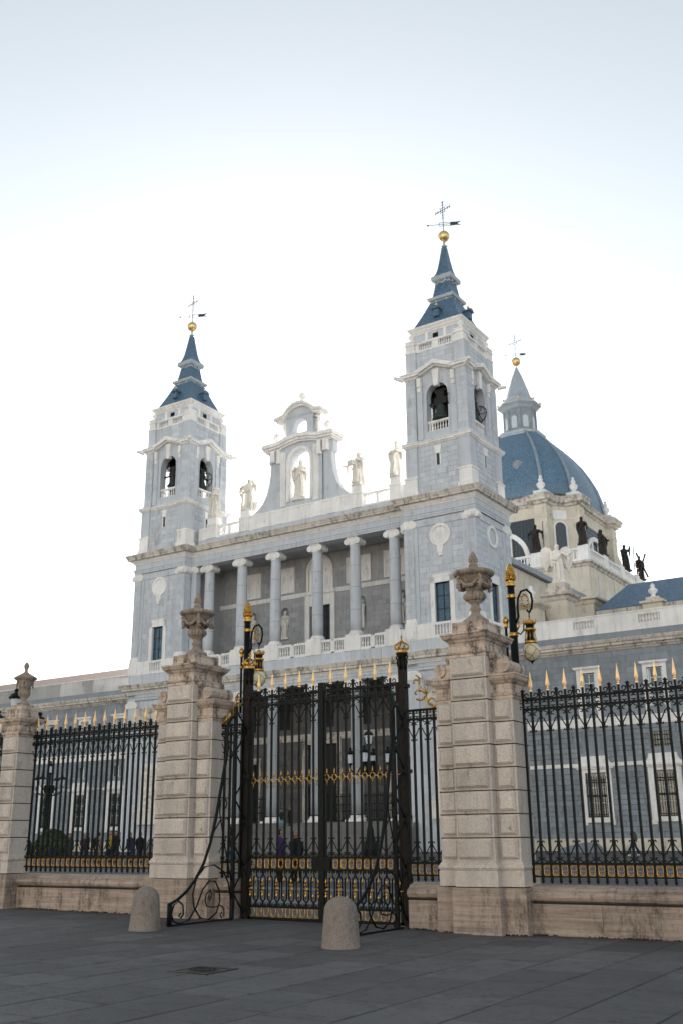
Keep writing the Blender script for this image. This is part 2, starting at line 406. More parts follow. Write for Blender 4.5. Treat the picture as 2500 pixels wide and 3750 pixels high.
# paving slabs of the plaza, laid in columns 0.88 m wide with staggered cross joints
rs = random.Random(3); slabs = []
for i in range(-26, 6):
    x0 = -4.79 + .88 * i; y = 5.0 + (i % 2) * .55 + rs.random() * .2
    while y < 17.3:
        ln = 1.08 * (.82 + rs.random() * .4); slabs.append((x0, x0 + .88, y, min(y + ln, 17.45))); y += ln
vis = []
for s_ in slabs:
    cx, cy = (s_[0] + s_[1]) / 2, (s_[2] + s_[3]) / 2; d = Vector((cx, cy, -1.65)); dep = d.dot(_f)
    if dep < 1: continue
    px, py = d.dot(_r2) / dep * 1.481, d.dot(_u2) / dep * 1.481
    if abs(px) < .7 and -.85 < py: vis.append((dep, s_))
vis.sort()
rest = MB()
for n_, (dep, (x0, x1, y0, y1)) in enumerate(vis):
    m = MB() if n_ < 295 else rest
    j = .008 + rs.random() * .006; t = (rs.random() - .5) * .007; a = rs.random(); g0 = [gz(x, y) for x, y in ((x0, y0), (x1, y0), (x1, y1), (x0, y1))]
    b = .012; x0 += rs.uniform(-.008, .008); x1 += rs.uniform(-.008, .008); y0 += rs.uniform(-.008, .008)
    vs = [(x0 + j, y0 + j, g0[0] - .03), (x1 - j, y0 + j, g0[1] - .03), (x1 - j, y1 - j, g0[2] - .03), (x0 + j, y1 - j, g0[3] - .03),
          (x0 + j, y0 + j, g0[0] + t - .008), (x1 - j, y0 + j, g0[1] + t - .008), (x1 - j, y1 - j, g0[2] - .008), (x0 + j, y1 - j, g0[3] - .008),
          (x0 + j + b, y0 + j + b, g0[0] + t), (x1 - j - b, y0 + j + b, g0[1] + t), (x1 - j - b, y1 - j - b, g0[2]), (x0 + j + b, y1 - j - b, g0[3])]
    m.add(vs, [(8, 9, 10, 11), (4, 5, 9, 8), (5, 6, 10, 9), (6, 7, 11, 10), (7, 4, 8, 11), (0, 1, 5, 4), (1, 2, 6, 5), (2, 3, 7, 6), (3, 0, 4, 7)], a)
    if n_ < 295: obj('paving_slab', m, 'paving', ground)
if rest.v: obj('paving_slabs', rest, 'paving', ground, kind='stuff')
# pale stone kerb strips crossing the courtyard
cs = MB()
for k in range(7):
    y = 22.5 + k * 4.6
    vs = []
    for x in range(-60, 6, 6): vs += [(x, y, gz(x, y) - .004), (x, y + 1.1, gz(x, y + 1.1) - .004)]
    cs.add(vs, [(i * 2, i * 2 + 2, i * 2 + 3, i * 2 + 1) for i in range(len(vs) // 2 - 1)])
struct('courtyard_path', cs, 'pale_ground')

# ================================================================ the cathedral (local frame: x along the facade, y into it)
CA = R(-1.28); CX, CY = -59.35, 83.6
def LW(x, y, z=0): return (CX + x * cos(CA) - y * sin(CA), CY + x * sin(CA) + y * cos(CA), z)
cath = thing('cathedral', 'grey and white stone cathedral with two slate-spired bell towers and a blue dome', 'cathedral', (CX, CY, 0), CA)

def ionic(cap, cx, cy, z0, w, d, h, T=ident, side=True):
    """ionic capital: abacus, echinus and four volutes; w along u, d deep"""
    cap.box(cx - w * .56, cx + w * .56, cy - d * .56, cy + d * .56, z0 + h * .78, z0 + h, T=T, a=.6)
    cap.box(cx - w * .47, cx + w * .47, cy - d * .47, cy + d * .47, z0, z0 + h * .2, T=T, a=.4)
    cap.box(cx - w * .5, cx + w * .5, cy - d * .5, cy + d * .5, z0 + h * .2, z0 + h * .78, T=T, a=.5)
    r = h * .42
    for sx in (-1, 1):
        n = 10; vs = []
        for y in (cy - d * .58, cy + d * .58):
            for k in range(n): vs.append(T(cx + sx * w * .56 + r * cos(2 * pi * k / n), y, z0 + h * .38 + r * sin(2 * pi * k / n)))
        cap.add(vs, [tuple(range(n)), tuple(reversed(range(n, 2 * n)))] + [(k, (k + 1) % n, (k + 1) % n + n, k + n) for k in range(n)], .45)
        vs = []; r2 = r * .45
        for y in (cy - d * .61, cy + d * .61):
            for k in range(n): vs.append(T(cx + sx * w * .56 + r2 * cos(2 * pi * k / n), y, z0 + h * .38 + r2 * sin(2 * pi * k / n)))
        cap.add(vs, [tuple(range(n)), tuple(reversed(range(n, 2 * n)))] + [(k, (k + 1) % n, (k + 1) % n + n, k + n) for k in range(n)], .35)

ENT_ARCH = [(0, 30.9), (.05, 30.9), (.05, 31.12), (.1, 31.12), (.1, 31.32), (.16, 31.36), (.16, 31.42), (0, 31.42)]
ENT_BED = [(0, 32.05), (.06, 32.05), (.12, 32.18), (.2, 32.22), (.28, 32.36), (.36, 32.44), (.36, 32.48), (0, 32.48)]
ENT_COR = [(0, 32.46), (.70, 32.50), (.70, 32.68), (.76, 32.70), (.80, 32.84), (.90, 32.98), (.94, 33.06), (.94, 33.10), (0, 33.16)]
LOW_BED = [(0, 16.95), (.1, 16.95), (.2, 17.12), (.3, 17.2), (.36, 17.3), (0, 17.32)]
LOW_COR = [(0, 17.3), (.62, 17.34), (.62, 17.56), (.70, 17.6), (.8, 17.86), (.84, 17.95), (.84, 18.0), (0, 18.08)]

def balustrade(parent, segs, z0, z1, T, r=.085, th=.34, mat='white_stone', gap=.3):
    """segs: (u0, u1) open runs; each gets its own baluster mesh; rails span the run"""
    h = z1 - z0
    for (a, b) in segs:
        m = MB(); n = max(2, int(round((b - a) / gap))); st = (b - a) / n
        for i in range(n):
            u = a + st * (i + .5)
            for (ra, za), (rb, zb) in zip(baluster_prof(z0 + .18 * h, z1 - .16 * h, r)[:-1], baluster_prof(z0 + .18 * h, z1 - .16 * h, r)[1:]):
                k = 8
                vs = [T(u + ra * cos(2 * pi * q / k), th / 2 + ra * sin(2 * pi * q / k), za) for q in range(k)] + [T(u + rb * cos(2 * pi * q / k), th / 2 + rb * sin(2 * pi * q / k), zb) for q in range(k)]
                m.add(vs, [(q, (q + 1) % k, (q + 1) % k + k, q + k) for q in range(k)], .6)
        m.box(a, b, 0, th, z0, z0 + .18 * h, T=T, a=.5); m.box(a, b, 0, th, z1 - .16 * h, z1, T=T, a=.6)
        obj('balustrade', m, mat, parent)

def window(parent, u0, u1, z0, z1, T, nx, nz, d=.22, glass='blue_glass', bar='iron', bw=.05):
    p = MB()
    for i in range(nx):
        for j in range(nz):
            a0, a1 = u0 + (u1 - u0) * i / nx, u0 + (u1 - u0) * (i + 1) / nx; b0, b1 = z0 + (z1 - z0) * j / nz, z0 + (z1 - z0) * (j + 1) / nz
            q = MB().box(a0 + bw / 2, a1 - bw / 2, d, d + .02, b0 + bw / 2, b1 - bw / 2, T=T); obj('window_pane', q, glass, parent)
    for i in range(nx + 1):
        u = u0 + (u1 - u0) * i / nx; p.box(u - bw / 2, u + bw / 2, d - .04, d + .05, z0, z1, T=T)
    for j in range(nz + 1):
        z = z0 + (z1 - z0) * j / nz; p.box(u0, u1, d - .035, d + .045, z - bw / 2, z + bw / 2, T=T)
    obj('window_bars', p, bar, parent)

def bell_tower(cx, which):
    cy = 3.85
    def F(k, d0=0.0):
        """face k map: (u along face, d inward from distance d0 to the tower axis, z)"""
        def T(u, d, z):
            o = d0 - d
            return ((cx + u, cy - o, z), (cx + o, cy + u, z), (cx - u, cy + o, z), (cx - o, cy - u, z))[k]
        return T
    sqr = lambda h: [(cx - h, cy - h), (cx + h, cy - h), (cx + h, cy + h), (cx - h, cy + h)]
    def piered(h, p, e):
        """square plan of half width h with corner piers p wide standing e proud"""
        g = h + e; q = g - p
        return [(cx + x, cy + y) for x, y in ((-g, -g), (-q, -g), (-q, -h), (q, -h), (q, -g), (g, -g), (g, -q), (h, -q), (h, q), (g, q), (g, g), (q, g), (q, h), (-q, h), (-q, g), (-g, g), (-g, q), (-h, q), (-h, -q), (-g, -q))]
    body = MB()
    WD = 3.66
    win = (-.8, .8, 20.62, 24.4, False); winl = (-.8, .8, 5, 8, False)
    for k in range(4):
        T = F(k, WD)
        vis_ = k in (0, 1)
        wall(body, -2.85, 2.85, 0.2, 33, [win] if vis_ else [], T, .45)
        for s_ in (-1, 1): pass
    body.box(cx - 3.0, cx + 3.0, cy - 3.0, cy + 3.0, .2, 33.05, a=.3) if False else None
    # corner piers
    for sx in (-1, 1):
        for sy in (-1, 1):
            xa, xb = sorted((cx + sx * 2.8, cx + sx * 3.85)); ya, yb = sorted((cy + sy * 2.8, cy + sy * 3.85)); body.box(xa, xb, ya, yb, .2, 30.95, a=.5)
    # solid core behind the window plane keeps light out
    body.box(cx - 3.2, cx + 3.2, cy - 3.2, cy + 3.2, .3, 38.9, a=.5)
    # stage 2
    body.mold(piered(3.42, 1.3, .16), [(0, 33.1), (0, 38.55)], a=.5)
    t = obj('bell_tower', body, 'grey_stone', cath)
    t['label'] = 'left bell tower with bells seen against the sky' if which < 0 else 'right bell tower beside the blue dome'
    # ashlar on the two visible faces
    cells_done = 300 if which > 0 else 0
    for k in (0, 1):
        T = F(k, WD)
        c1 = ashlar_cells(-2.4, 2.4, 20.9, 30.1, .58, 1.15, [(-1.32, 1.32, 20, 25.3, 0), (-1.2, 1.2, 27.0, 30.3, 0)], seed=k + which + 5)
        cp = []
        for s_ in (-1, 1):
            cp += ashlar_cells(min(s_ * 2.8, s_ * 3.85), max(s_ * 2.8, s_ * 3.85), 21.25, 30.05, .58, .8, seed=k + 9 + s_)
        c2 = ashlar_cells(-2.2, 2.2, 33.2, 38.4, .52, .95, [(-.45, .45, 36.1, 38.4, 0)], seed=k + 30 + which)
        n1 = 75 if which > 0 else 0
        blocks(t, c1, T, 'grey_stone', single=n1); blocks(t, cp, F(k, 3.85), 'grey_stone', .03, .02, single=24 if which > 0 else 0); blocks(t, c2, F(k, 3.42), 'grey_stone', single=45 if which > 0 else 0)
        cl = ashlar_cells(-2.8, 2.8, 1.4, 16.3, .55, 1.1, [(-2.3, 2.3, 11.6, 15.5, 0), (-1.7, 1.7, 3.2, 9.6, 0)], seed=k + 70 + which)
        blocks(t, cl, T, 'grey_stone', .03, .02)
        # panel frame: raised outer margin
        m = MB()
        for (a, b, za, zb) in ((-2.8, -2.42, 20.7, 30.85), (2.42, 2.8, 20.7, 30.85), (-2.42, 2.42, 30.15, 30.85)): m.box(a, b, -.10, .05, za, zb, T=T, a=.5)
        for (a, b, za, zb) in ((-1.32, -1.28, 27.6, 30.05), (1.28, 1.32, 27.6, 30.05)): pass
        obj('wall_panel_frame', m, 'grey_stone', t)
        # window with white eared surround
        m = MB()
        m.box(-1.26, -.8, -.09, .3, 20.6, 24.95, T=T, a=.5); m.box(.8, 1.26, -.09, .3, 20.6, 24.95, T=T, a=.6); m.box(-1.26, 1.26, -.09, .3, 24.4, 24.95, T=T, a=.55); m.box(-.95, .95, -.11, .2, 24.95, 25.2, T=T, a=.5)
        obj('window_surround', m, 'white_stone', t); window(t, -.8, .8, 20.65, 24.4, T, 2, 3, .28)
        # medallion
        m = MB(); n = 28; zc = 29.05
        for (r0, r1, y0, y1) in ((1.12, .86, -.16, -.16), (.86, .80, -.16, -.04), (1.12, 1.12, -.16, .1)):
            vs = [T(r0 * cos(2 * pi * i / n), y0, zc + r0 * sin(2 * pi * i / n)) for i in range(n)] + [T(r1 * cos(2 * pi * i / n), y1, zc + r1 * sin(2 * pi * i / n)) for i in range(n)]
            m.add(vs, [(i, (i + 1) % n, (i + 1) % n + n, i + n) for i in range(n)], .5)
        if k == 0:
            m.add([T(.8 * cos(2 * pi * i / n), -.04, zc + .8 * sin(2 * pi * i / n)) for i in range(n)], [tuple(range(n))], .6)
            m.box(-.33, .33, -.2, .05, 27.55, 28.1, T=T, a=.5); m.box(-.27, .27, -.24, .05, 27.25, 27.55, T=T, a=.6); m.box(-.2, .2, -.2, .05, 26.95, 27.25, T=T, a=.5)
        obj('medallion', m, 'white_stone', t)
        # pilaster bases, capitals and pedestal zone
        for s_ in (-1, 1):
            m = MB(); ionic(m, s_ * 3.33, .28, 30.1, 1.02, .62, .78, T=F(k, 3.85)); obj('capital', m, 'white_stone', t)
            m = MB(); Tb = F(k, 3.85); c = s_ * 3.33
            m.box(c - .62, c + .58 if s_ > 0 else c + .62, -.10, .4, 20.6, 20.85, T=Tb, a=.5); m.box(c - .57, c + .57, -.06, .4, 20.85, 21.02, T=Tb, a=.6); m.box(c - .545, c + .545, -.03, .4, 21.02, 21.2, T=Tb, a=.5)
            obj('pilaster_base', m, 'white_stone', t)
        # slit window and keystone of the second stage
        T2 = F(k, 3.42); m = MB().box(-.17, .17, -.025, .02, 36.25, 37.4, T=T2); obj('slit_window', m, 'dark_glass', t)
        m = MB().poly([(-.3, 37.42), (.3, 37.42), (.42, 38.25), (-.42, 38.25)], -.14, .05, T=T2); m.box(-.3, -.17, -.06, .02, 36.2, 37.42, T=T2); m.box(.17, .3, -.06, .02, 36.2, 37.42, T=T2); obj('keystone', m, 'white_stone', t)
        # pedestal course with balusters under the window
        Tp = F(k, 3.92); m = MB()
        for (a, b) in ((-3.98, -.82), (.82, 3.98)): m.box(a, b, 0, .5, 19.15, 20.6, T=Tp, a=.55)
        for s_ in (-1, 1): m.box(min(s_ * 2.75, s_ * 4.0), max(s_ * 2.75, s_ * 4.0), -.08, .45, 19.25, 20.5, T=Tp, a=.5)
        m.box(-.82, .82, .3, .5, 19.15, 20.6, T=Tp, a=.3); obj('pedestal_course', m, 'white_stone', t)
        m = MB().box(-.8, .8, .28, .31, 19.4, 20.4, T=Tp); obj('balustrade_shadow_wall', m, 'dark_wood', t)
        balustrade(t, [(-.82, .82)], 19.15, 20.6, F(k, 3.92), r=.10, th=.26, gap=.3)
        # lower stage: relief panel and white monument niche
        m = MB(); m.box(-2.25, 2.25, -.12, .05, 12.2, 15.45, T=T, a=.5)
        for q in range(46):
            u, z, r = rs.uniform(-1.9, 1.9), rs.uniform(12.5, 15.1), rs.uniform(.18, .5)
            kq = 7; vs = [T(u + r * cos(2 * pi * i / kq), -.12, z + r * sin(2 * pi * i / kq)) for i in range(kq)] + [T(u, -.3 - r * .2, z)]
            m.add(vs, [(i, (i + 1) % kq, kq) for i in range(kq)], rs.random())
        obj('relief_panel', m, 'cornice_stone', t)
        m = MB(); m.box(-1.7, 1.7, -.5, .05, 3.1, 4.4, T=T, a=.6); m.box(-1.85, 1.85, -.6, .05, 4.4, 4.65, T=T, a=.6); m.box(-1.45, 1.45, -.1, .05, 4.65, 9.4, T=T, a=.6)
        for q in range(26):
            u, z, r = rs.gauss(0, .45), rs.uniform(4.9, 9.0), rs.uniform(.2, .5); kq = 7
            vs = [T(u + r * cos(2 * pi * i / kq), -.1, z + 1.4 * r * sin(2 * pi * i / kq)) for i in range(kq)] + [T(u, -.45 - r * .3, z)]
            m.add(vs, [(i, (i + 1) % kq, kq) for i in range(kq)], rs.random())
        obj('niche_monument', m, 'marble', t)
        # lower pilasters capitals
        for s_ in (-1, 1):
            m = MB(); ionic(m, s_ * 3.33, .28, 15.5, 1.02, .62, .8, T=F(k, 3.85)); obj('capital', m, 'white_stone', t)
    # entablatures
    m = MB(); m.mold(sqr(3.85), [(0, 30.9), (0, 32.1)], a=.5); m.mold(sqr(3.85), ENT_ARCH, a=.55); m.mold(sqr(3.85), [(0, 16.3), (0, 17.0)], a=.5); m.mold(sqr(3.85), [(0, 16.3), (.06, 16.3), (.06, 16.55), (.12, 16.6), (.12, 16.66), (0, 16.66)], a=.5)
    m.mold(sqr(3.92), [(0, 18.0), (0, 19.16)], a=.45)
    obj('frieze', m, 'grey_stone', t)
    m = MB(); m.mold(sqr(3.85), ENT_BED, a=.7); m.mold(sqr(3.85), LOW_BED, a=.6); obj('cornice_moulding', m, 'white_stone', t)
    m = MB(); m.mold(sqr(3.60), [(0, 32.46), (.95, 32.5), (.95, 32.68), (1.0, 32.7), (1.04, 32.84), (1.12, 32.98), (1.16, 33.06), (1.16, 33.1), (0, 33.2)], a=.5)
    m.mold(sqr(3.6), [(0, 17.3), (.9, 17.34), (.9, 17.56), (.96, 17.6), (1.05, 17.86), (1.1, 17.95), (1.1, 18.0), (0, 18.1)], a=.5); obj('cornice', m, 'cornice_stone', t)
    # white corner blocks of stage 2
    for sx in (-1, 1):
        for sy in (-1, 1):
            m = MB(); x0, x1 = sorted((cx + sx * 2.3, cx + sx * 3.68)); y0, y1 = sorted((cy + sy * 2.3, cy + sy * 3.68))
            m.box(x0, x1, y0, y1, 33.9, 35.2); m.box(x0 - .06, x1 + .06, y0 - .06, y1 + .06, 35.2, 35.4); m.box(x0 - .1, x1 + .1, y0 - .1, y1 + .1, 33.15, 33.9, a=.2)
            obj('corner_block', m, 'white_stone', t)
    m = MB().mold(piered(3.42, 1.3, .16), [(0, 38.5), (.08, 38.5), (.16, 38.62), (.26, 38.68), (.26, 38.82), (.34, 38.92), (.34, 38.97), (-.2, 39.04)], a=.5); obj('string_course', m, 'white_stone', t)
    # belfry: four pierced walls, hollow inside
    bf = MB(); BW = 3.12
    for k in range(4):
        T = F(k, BW); wall(bf, -2.4, 2.4, 39.0, 47.0, [(-1.2, 1.2, 40.05, 45.15, True)], T, .85, a=.5)
        T2 = F(k, BW - .85); wall(bf, -2.3, 2.3, 39.0, 47.0, [(-1.2, 1.2, 40.05, 45.15, True)], T2, .02, a=.1)
        for s_ in (-1, 1):
            bf.box(min(s_ * 1.62, s_ * 2.22), max(s_ * 1.62, s_ * 2.22), -.2, .1, 39.3, 46.0, T=T, a=.6)   # strip pilasters
            bf.box(min(s_ * 1.2, s_ * 1.36), max(s_ * 1.2, s_ * 1.36), -.05, .1, 40.05, 43.95, T=T, a=.4)
        # archivolt
        n = 14; vs = []
        for r in (1.2, 1.38):
            for i in range(n + 1): vs.append(T(r * cos(pi * i / n), -.05, 43.95 + r * sin(pi * i / n)))
        bf.add(vs, [(i, i + 1, i + n + 2, i + n + 1) for i in range(n)], .45)
    for sx in (-1, 1):
        for sy in (-1, 1):
            x0, x1 = sorted((cx + sx * 2.3, cx + sx * 3.43)); y0, y1 = sorted((cy + sy * 2.3, cy + sy * 3.43)); bf.box(x0, x1, y0, y1, 39, 46.1, a=.5)
    bf.mold(piered(3.2, 1.2, .3), [(0, 39), (0, 39.35), (-.08, 39.45)], a=.5)
    obj('belfry_wall', bf, 'grey_stone', t)
    m = MB().box(cx - 2.4, cx + 2.4, cy - 2.4, cy + 2.4, 38.9, 39.9); m.box(cx - 2.4, cx + 2.4, cy - 2.4, cy + 2.4, 45.6, 46.9); obj('belfry_floor', m, 'dark_wood', t)
    for k in (0, 1, 2, 3):
        T = F(k, BW)
        if k < 2:
            c = ashlar_cells(-3.43, -2.32, 39.6, 45.9, .5, 1.2, seed=k) + ashlar_cells(2.32, 3.43, 39.6, 45.9, .5, 1.2, seed=k + 3); blocks(t, c, F(k, 3.43), 'grey_stone', .03, .02)
        balustrade(t, [(-1.2, 1.2)], 39.9, 41.15, F(k, BW - .08), r=.09, th=.24, gap=.3)
        m = MB().poly([(-.24, 44.75), (.24, 44.75), (.4, 46.6), (-.4, 46.6)], -.28, .2, T=T); obj('keystone', m, 'white_stone', t)
        m = MB()
        for s_ in (-1, 1):
            u = s_ * 1.92; m.box(u - .2, u + .2, -.36, -.15, 45.0, 46.0, T=T, a=.6); m.box(u - .17, u + .17, -.3, -.15, 44.45, 44.95, T=T, a=.5)
        obj('console', m, 'white_stone', t)
        # raking pediment
        m = MB(); out = -.75
        for s_ in (-1, 1):
            pts = [(s_ * 2.35, 46.12), (0, 47.05), (0, 47.5), (s_ * 2.35, 46.55)]
            m.poly(pts, out, .3, T=T, a=.6); m.poly([(s_ * 2.3, 45.98), (0, 46.88), (0, 47.06), (s_ * 2.3, 46.14)], out + .3, .25, T=T, a=.4)
        obj('pediment', m, 'white_stone', t)
    m = MB()
    for sx in (-1, 1):
        for sy in (-1, 1):
            x0, x1 = sorted((cx + sx * 2.2, cx + sx * 3.43)); y0, y1 = sorted((cy + sy * 2.2, cy + sy * 3.43))
            m.mold([(x0, y0), (x1, y0), (x1, y1), (x0, y1)], [(0, 45.95), (.1, 46.0), (.2, 46.16), (.42, 46.22), (.42, 46.4), (.52, 46.5), (.52, 46.56), (-.5, 46.66)], a=.5)
            q = MB(); d = Vector((sx, sy)).normalized(); p0 = Vector((cx + sx * 3.6, cy + sy * 3.6)); p1 = p0 + d * .95
            q.tube([(p0.x, p0.y, 46.1), (p1.x, p1.y, 46.32)], [.26, .17], 6); obj('water_spout', q, 'white_stone', t)
    obj('belfry_cornice', m, 'white_stone', t)
    # attic
    m = MB().mold(piered(3.15, 1.15, .2), [(0, 46.3), (0, 49.05)], a=.5); m.box(cx - 3.1, cx + 3.1, cy - 3.1, cy + 3.1, 46.6, 48.9, a=.4); m.box(cx - 2.73, cx + 2.73, cy - 2.73, cy + 2.73, 48.9, 51.4, a=.55); obj('attic_wall', m, 'grey_stone', t)
    for k in (0, 1): blocks(t, ashlar_cells(-2.15, 2.15, 46.9, 49.0, .5, 1.1, seed=k + 44), F(k, 3.15), 'grey_stone', .035, .022)
    m = MB(); m.mold(piered(3.15, 1.15, .2), [(-.3, 49.0), (.05, 49.0), (.05, 49.2), (0, 49.2), (-.3, 49.2)], a=.6)
    m.mold(piered(3.15, 1.15, .2), [(-.3, 49.92), (.05, 49.92), (.05, 50.1), (-.3, 50.1)], a=.6)
    for sx in (-1, 1):
        for sy in (-1, 1):
            x0, x1 = sorted((cx + sx * 2.35, cx + sx * 3.33)); y0, y1 = sorted((cy + sy * 2.35, cy + sy * 3.33)); m.box(x0, x1, y0, y1, 49.1, 50.3); m.box(x0 - .05, x1 + .05, y0 - .05, y1 + .05, 50.3, 50.42)
            q = MB().lathe([(.26, 50.42), (.2, 50.55), (.12, 50.62), (.3, 50.85), (.34, 51.05), (.2, 51.3), (.05, 51.42)], cx + sx * 2.85, cy + sy * 2.85, 12); obj('finial', q, 'white_stone', t, True)
    for k in range(4): m.box(-.35, .35, 0, .25, 49.1, 50.0, T=F(k, 3.13), a=.5); m.box(-2.3, -1.9, 0, .25, 49.1, 50.0, T=F(k, 3.13), a=.5); m.box(1.9, 2.3, 0, .25, 49.1, 50.0, T=F(k, 3.13), a=.5)
    obj('parapet', m, 'white_stone', t)
    for k in range(2): balustrade(t, [(-1.9, -.35), (.35, 1.9)], 49.05, 50.05, F(k, 3.13), r=.08, th=.22, gap=.27)
    m = MB().mold(sqr(2.73), [(0, 51.2), (.06, 51.2), (.14, 51.36), (.24, 51.44), (.3, 51.6), (.42, 51.74), (.46, 51.86), (.46, 51.92), (-.1, 52.02)], a=.6)
    for k in range(4):
        for u in (-1.15, 1.0): m.box(u - .16, u + .16, -.07, .05, 50.0, 51.25, T=F(k, 2.73), a=.6)
    obj('attic_cornice', m, 'white_stone', t)
    for k in range(2): obj('attic_window', MB().box(-.42, .2, -.03, .03, 50.45, 50.95, T=F(k, 2.73)), 'dark_void', t)
    # slate roofs and stone rings
    def frus(pts, mat, nm): obj(nm, MB().mold([(cx, cy), (cx, cy), (cx, cy), (cx, cy)] if False else sqr(0.001), [(o, z) for o, z in pts], a=.5), mat, t)
    frus([(2.8, 51.95), (2.72, 52.05), (2.0, 53.65), (1.32, 55.35)], 'slate', 'roof')
    m = MB().mold(sqr(1.2), [(0, 55.25), (.06, 55.28), (.06, 55.48), (.26, 55.55), (.34, 55.75), (.34, 55.86), (-.1, 56.1), (-1.19, 56.15)], a=.6)
    for k in range(4):
        for u in (-.62, .62): m.box(u - .14, u + .14, -.14, .05, 55.22, 55.55, T=F(k, 1.2), a=.5)
    obj('roof_ring', m, 'lead_light', t)
    frus([(1.12, 56.05), (.98, 56.8), (.84, 57.75)], 'slate', 'roof')
    m = MB().mold(sqr(.8), [(0, 57.65), (.05, 57.65), (.05, 57.9), (.3, 57.98), (.37, 58.1), (.37, 58.45), (.32, 58.55), (-.7, 58.62)], a=.6)
    for k in range(4):
        for u in (-.38, .38): m.box(u - .12, u + .12, -.22, .05, 57.72, 57.98, T=F(k, .8), a=.5)
    obj('roof_ring', m, 'lead_light', t)
    frus([(1.0, 58.55), (.78, 59.0), (.62, 59.6), (.46, 60.6), (.22, 62.35), (0, 62.4)], 'slate', 'spire')
    m = MB().lathe([(.2, 62.35), (.36, 62.5), (.14, 62.62), (.1, 62.8), (.14, 63.1)], cx, cy, 10); obj('spire_cap', m, 'lead_light', t, True)
    obj('gilded_ball', MB().sphere((cx, cy, 63.75), .63, 20, 12), 'pale_gold', t, True)
    for k in range(4):
        T = F(k, 2.15); m = MB(); m.box(-.32, .32, -.55, .6, 52.9, 53.75, T=T, a=.5); m.poly([(-.48, 53.7), (.48, 53.7), (.3, 53.98), (0, 54.08), (-.3, 53.98)], -.72, .6, T=T, a=.4); obj('dormer', m, 'slate', t)
        p = T(0, -.3, 54.3); obj('dormer_ball', MB().sphere(p, .16, 10, 6), 'pale_gold', t, True)
    weather_vane(t, cx, cy, 64.35, 65.3, 67.1, 1.05)
    m = MB()
    if which > 0: m.box(cx - 1.9, cx + 1.9, cy - .6, cy + 1.6, 39.9, 45.6); m.box(cx - 1.9, cx - .4, cy - 1.0, cy - .6, 43.6, 45.6)  # solid dark box added to block the sky and keep this belfry dark
    else:
        for u in (-1.3, 0, 1.3): m.box(cx + u - .16, cx + u + .16, cy - 1.4, cy + 1.4, 39.9, 45.6)
        for z in (42.6, 43.9, 44.8): m.box(cx - 1.8, cx + 1.8, cy - .9, cy + .9, z, z + .4)
    obj('dark_belfry_infill', m, 'dark_wood', t)

def weather_vane(parent, cx, cy, z0, zv, zc, r):
    m = MB(); m.tube([(cx, cy, z0), (cx, cy, zc + r * 1.1)], .045, 6)
    obj('vane_rod', m, 'vane_iron', parent)
    m = MB(); T = lambda x, z: (cx + x * .9, cy + x * .42, z)
    m.tube([T(-1.75, zv), T(1.0, zv)], .03, 5); m.tube([T(-1.9, zv), T(-1.6, zv + .001)], [.005, .12], 5)
    for z in (-.2, .2): m.tube([T(-.45, zv + z), T(.75, zv + z)], .03, 5)
    m.tube([T(-.45, zv - .2), T(-.45, zv + .2)], .03, 5)
    fl = [(.75, -.22), (1.6, -.2), (1.95, -.28), (1.55, -.02), (1.95, .26), (1.5, .2), (.75, .22)]
    vs = [T(x, zv + z) for x, z in fl]; vs2 = [(p[0] - .02, p[1] + .04, p[2]) for p in vs]; n = len(fl)
    m.add(vs + vs2, [tuple(range(n)), tuple(reversed(range(n, 2 * n)))] + [(i, (i + 1) % n, (i + 1) % n + n, i + n) for i in range(n)])
    obj('weather_vane', m, 'vane_iron', parent)
    m = MB(); Q = lambda x, z: (cx + x * .98, cy - x * .2, zc + z)
    m.tube([Q(-r, 0), Q(r, 0)], .04, 5)
    for (dx, dz) in ((1, 0), (-1, 0), (0, 1), (0, -1)):
        for s_ in (.55, .85):
            for q in (-1, 1):
                a = (dx * r * s_, dz * r * s_); b = (dx * r * (s_ + .14) + q * dz * .2, dz * r * (s_ + .14) + q * dx * .2); m.tube([Q(*a), Q(*b)], .03, 4)
    m.tube([Q(*p) for p in arc(0, 0, .3 * r, 0, 2 * pi, 12)[:-1]], .035, 4, closed=True)
    for k in range(4): m.tube([Q(.3 * r * cos(pi / 4 + k * pi / 2), .3 * r * sin(pi / 4 + k * pi / 2)), Q(.55 * r * cos(pi / 4 + k * pi / 2), .55 * r * sin(pi / 4 + k * pi / 2))], .03, 4)
    obj('iron_cross', m, 'vane_iron', parent)

bell_tower(-17.93, -1); bell_tower(18.12, 1)

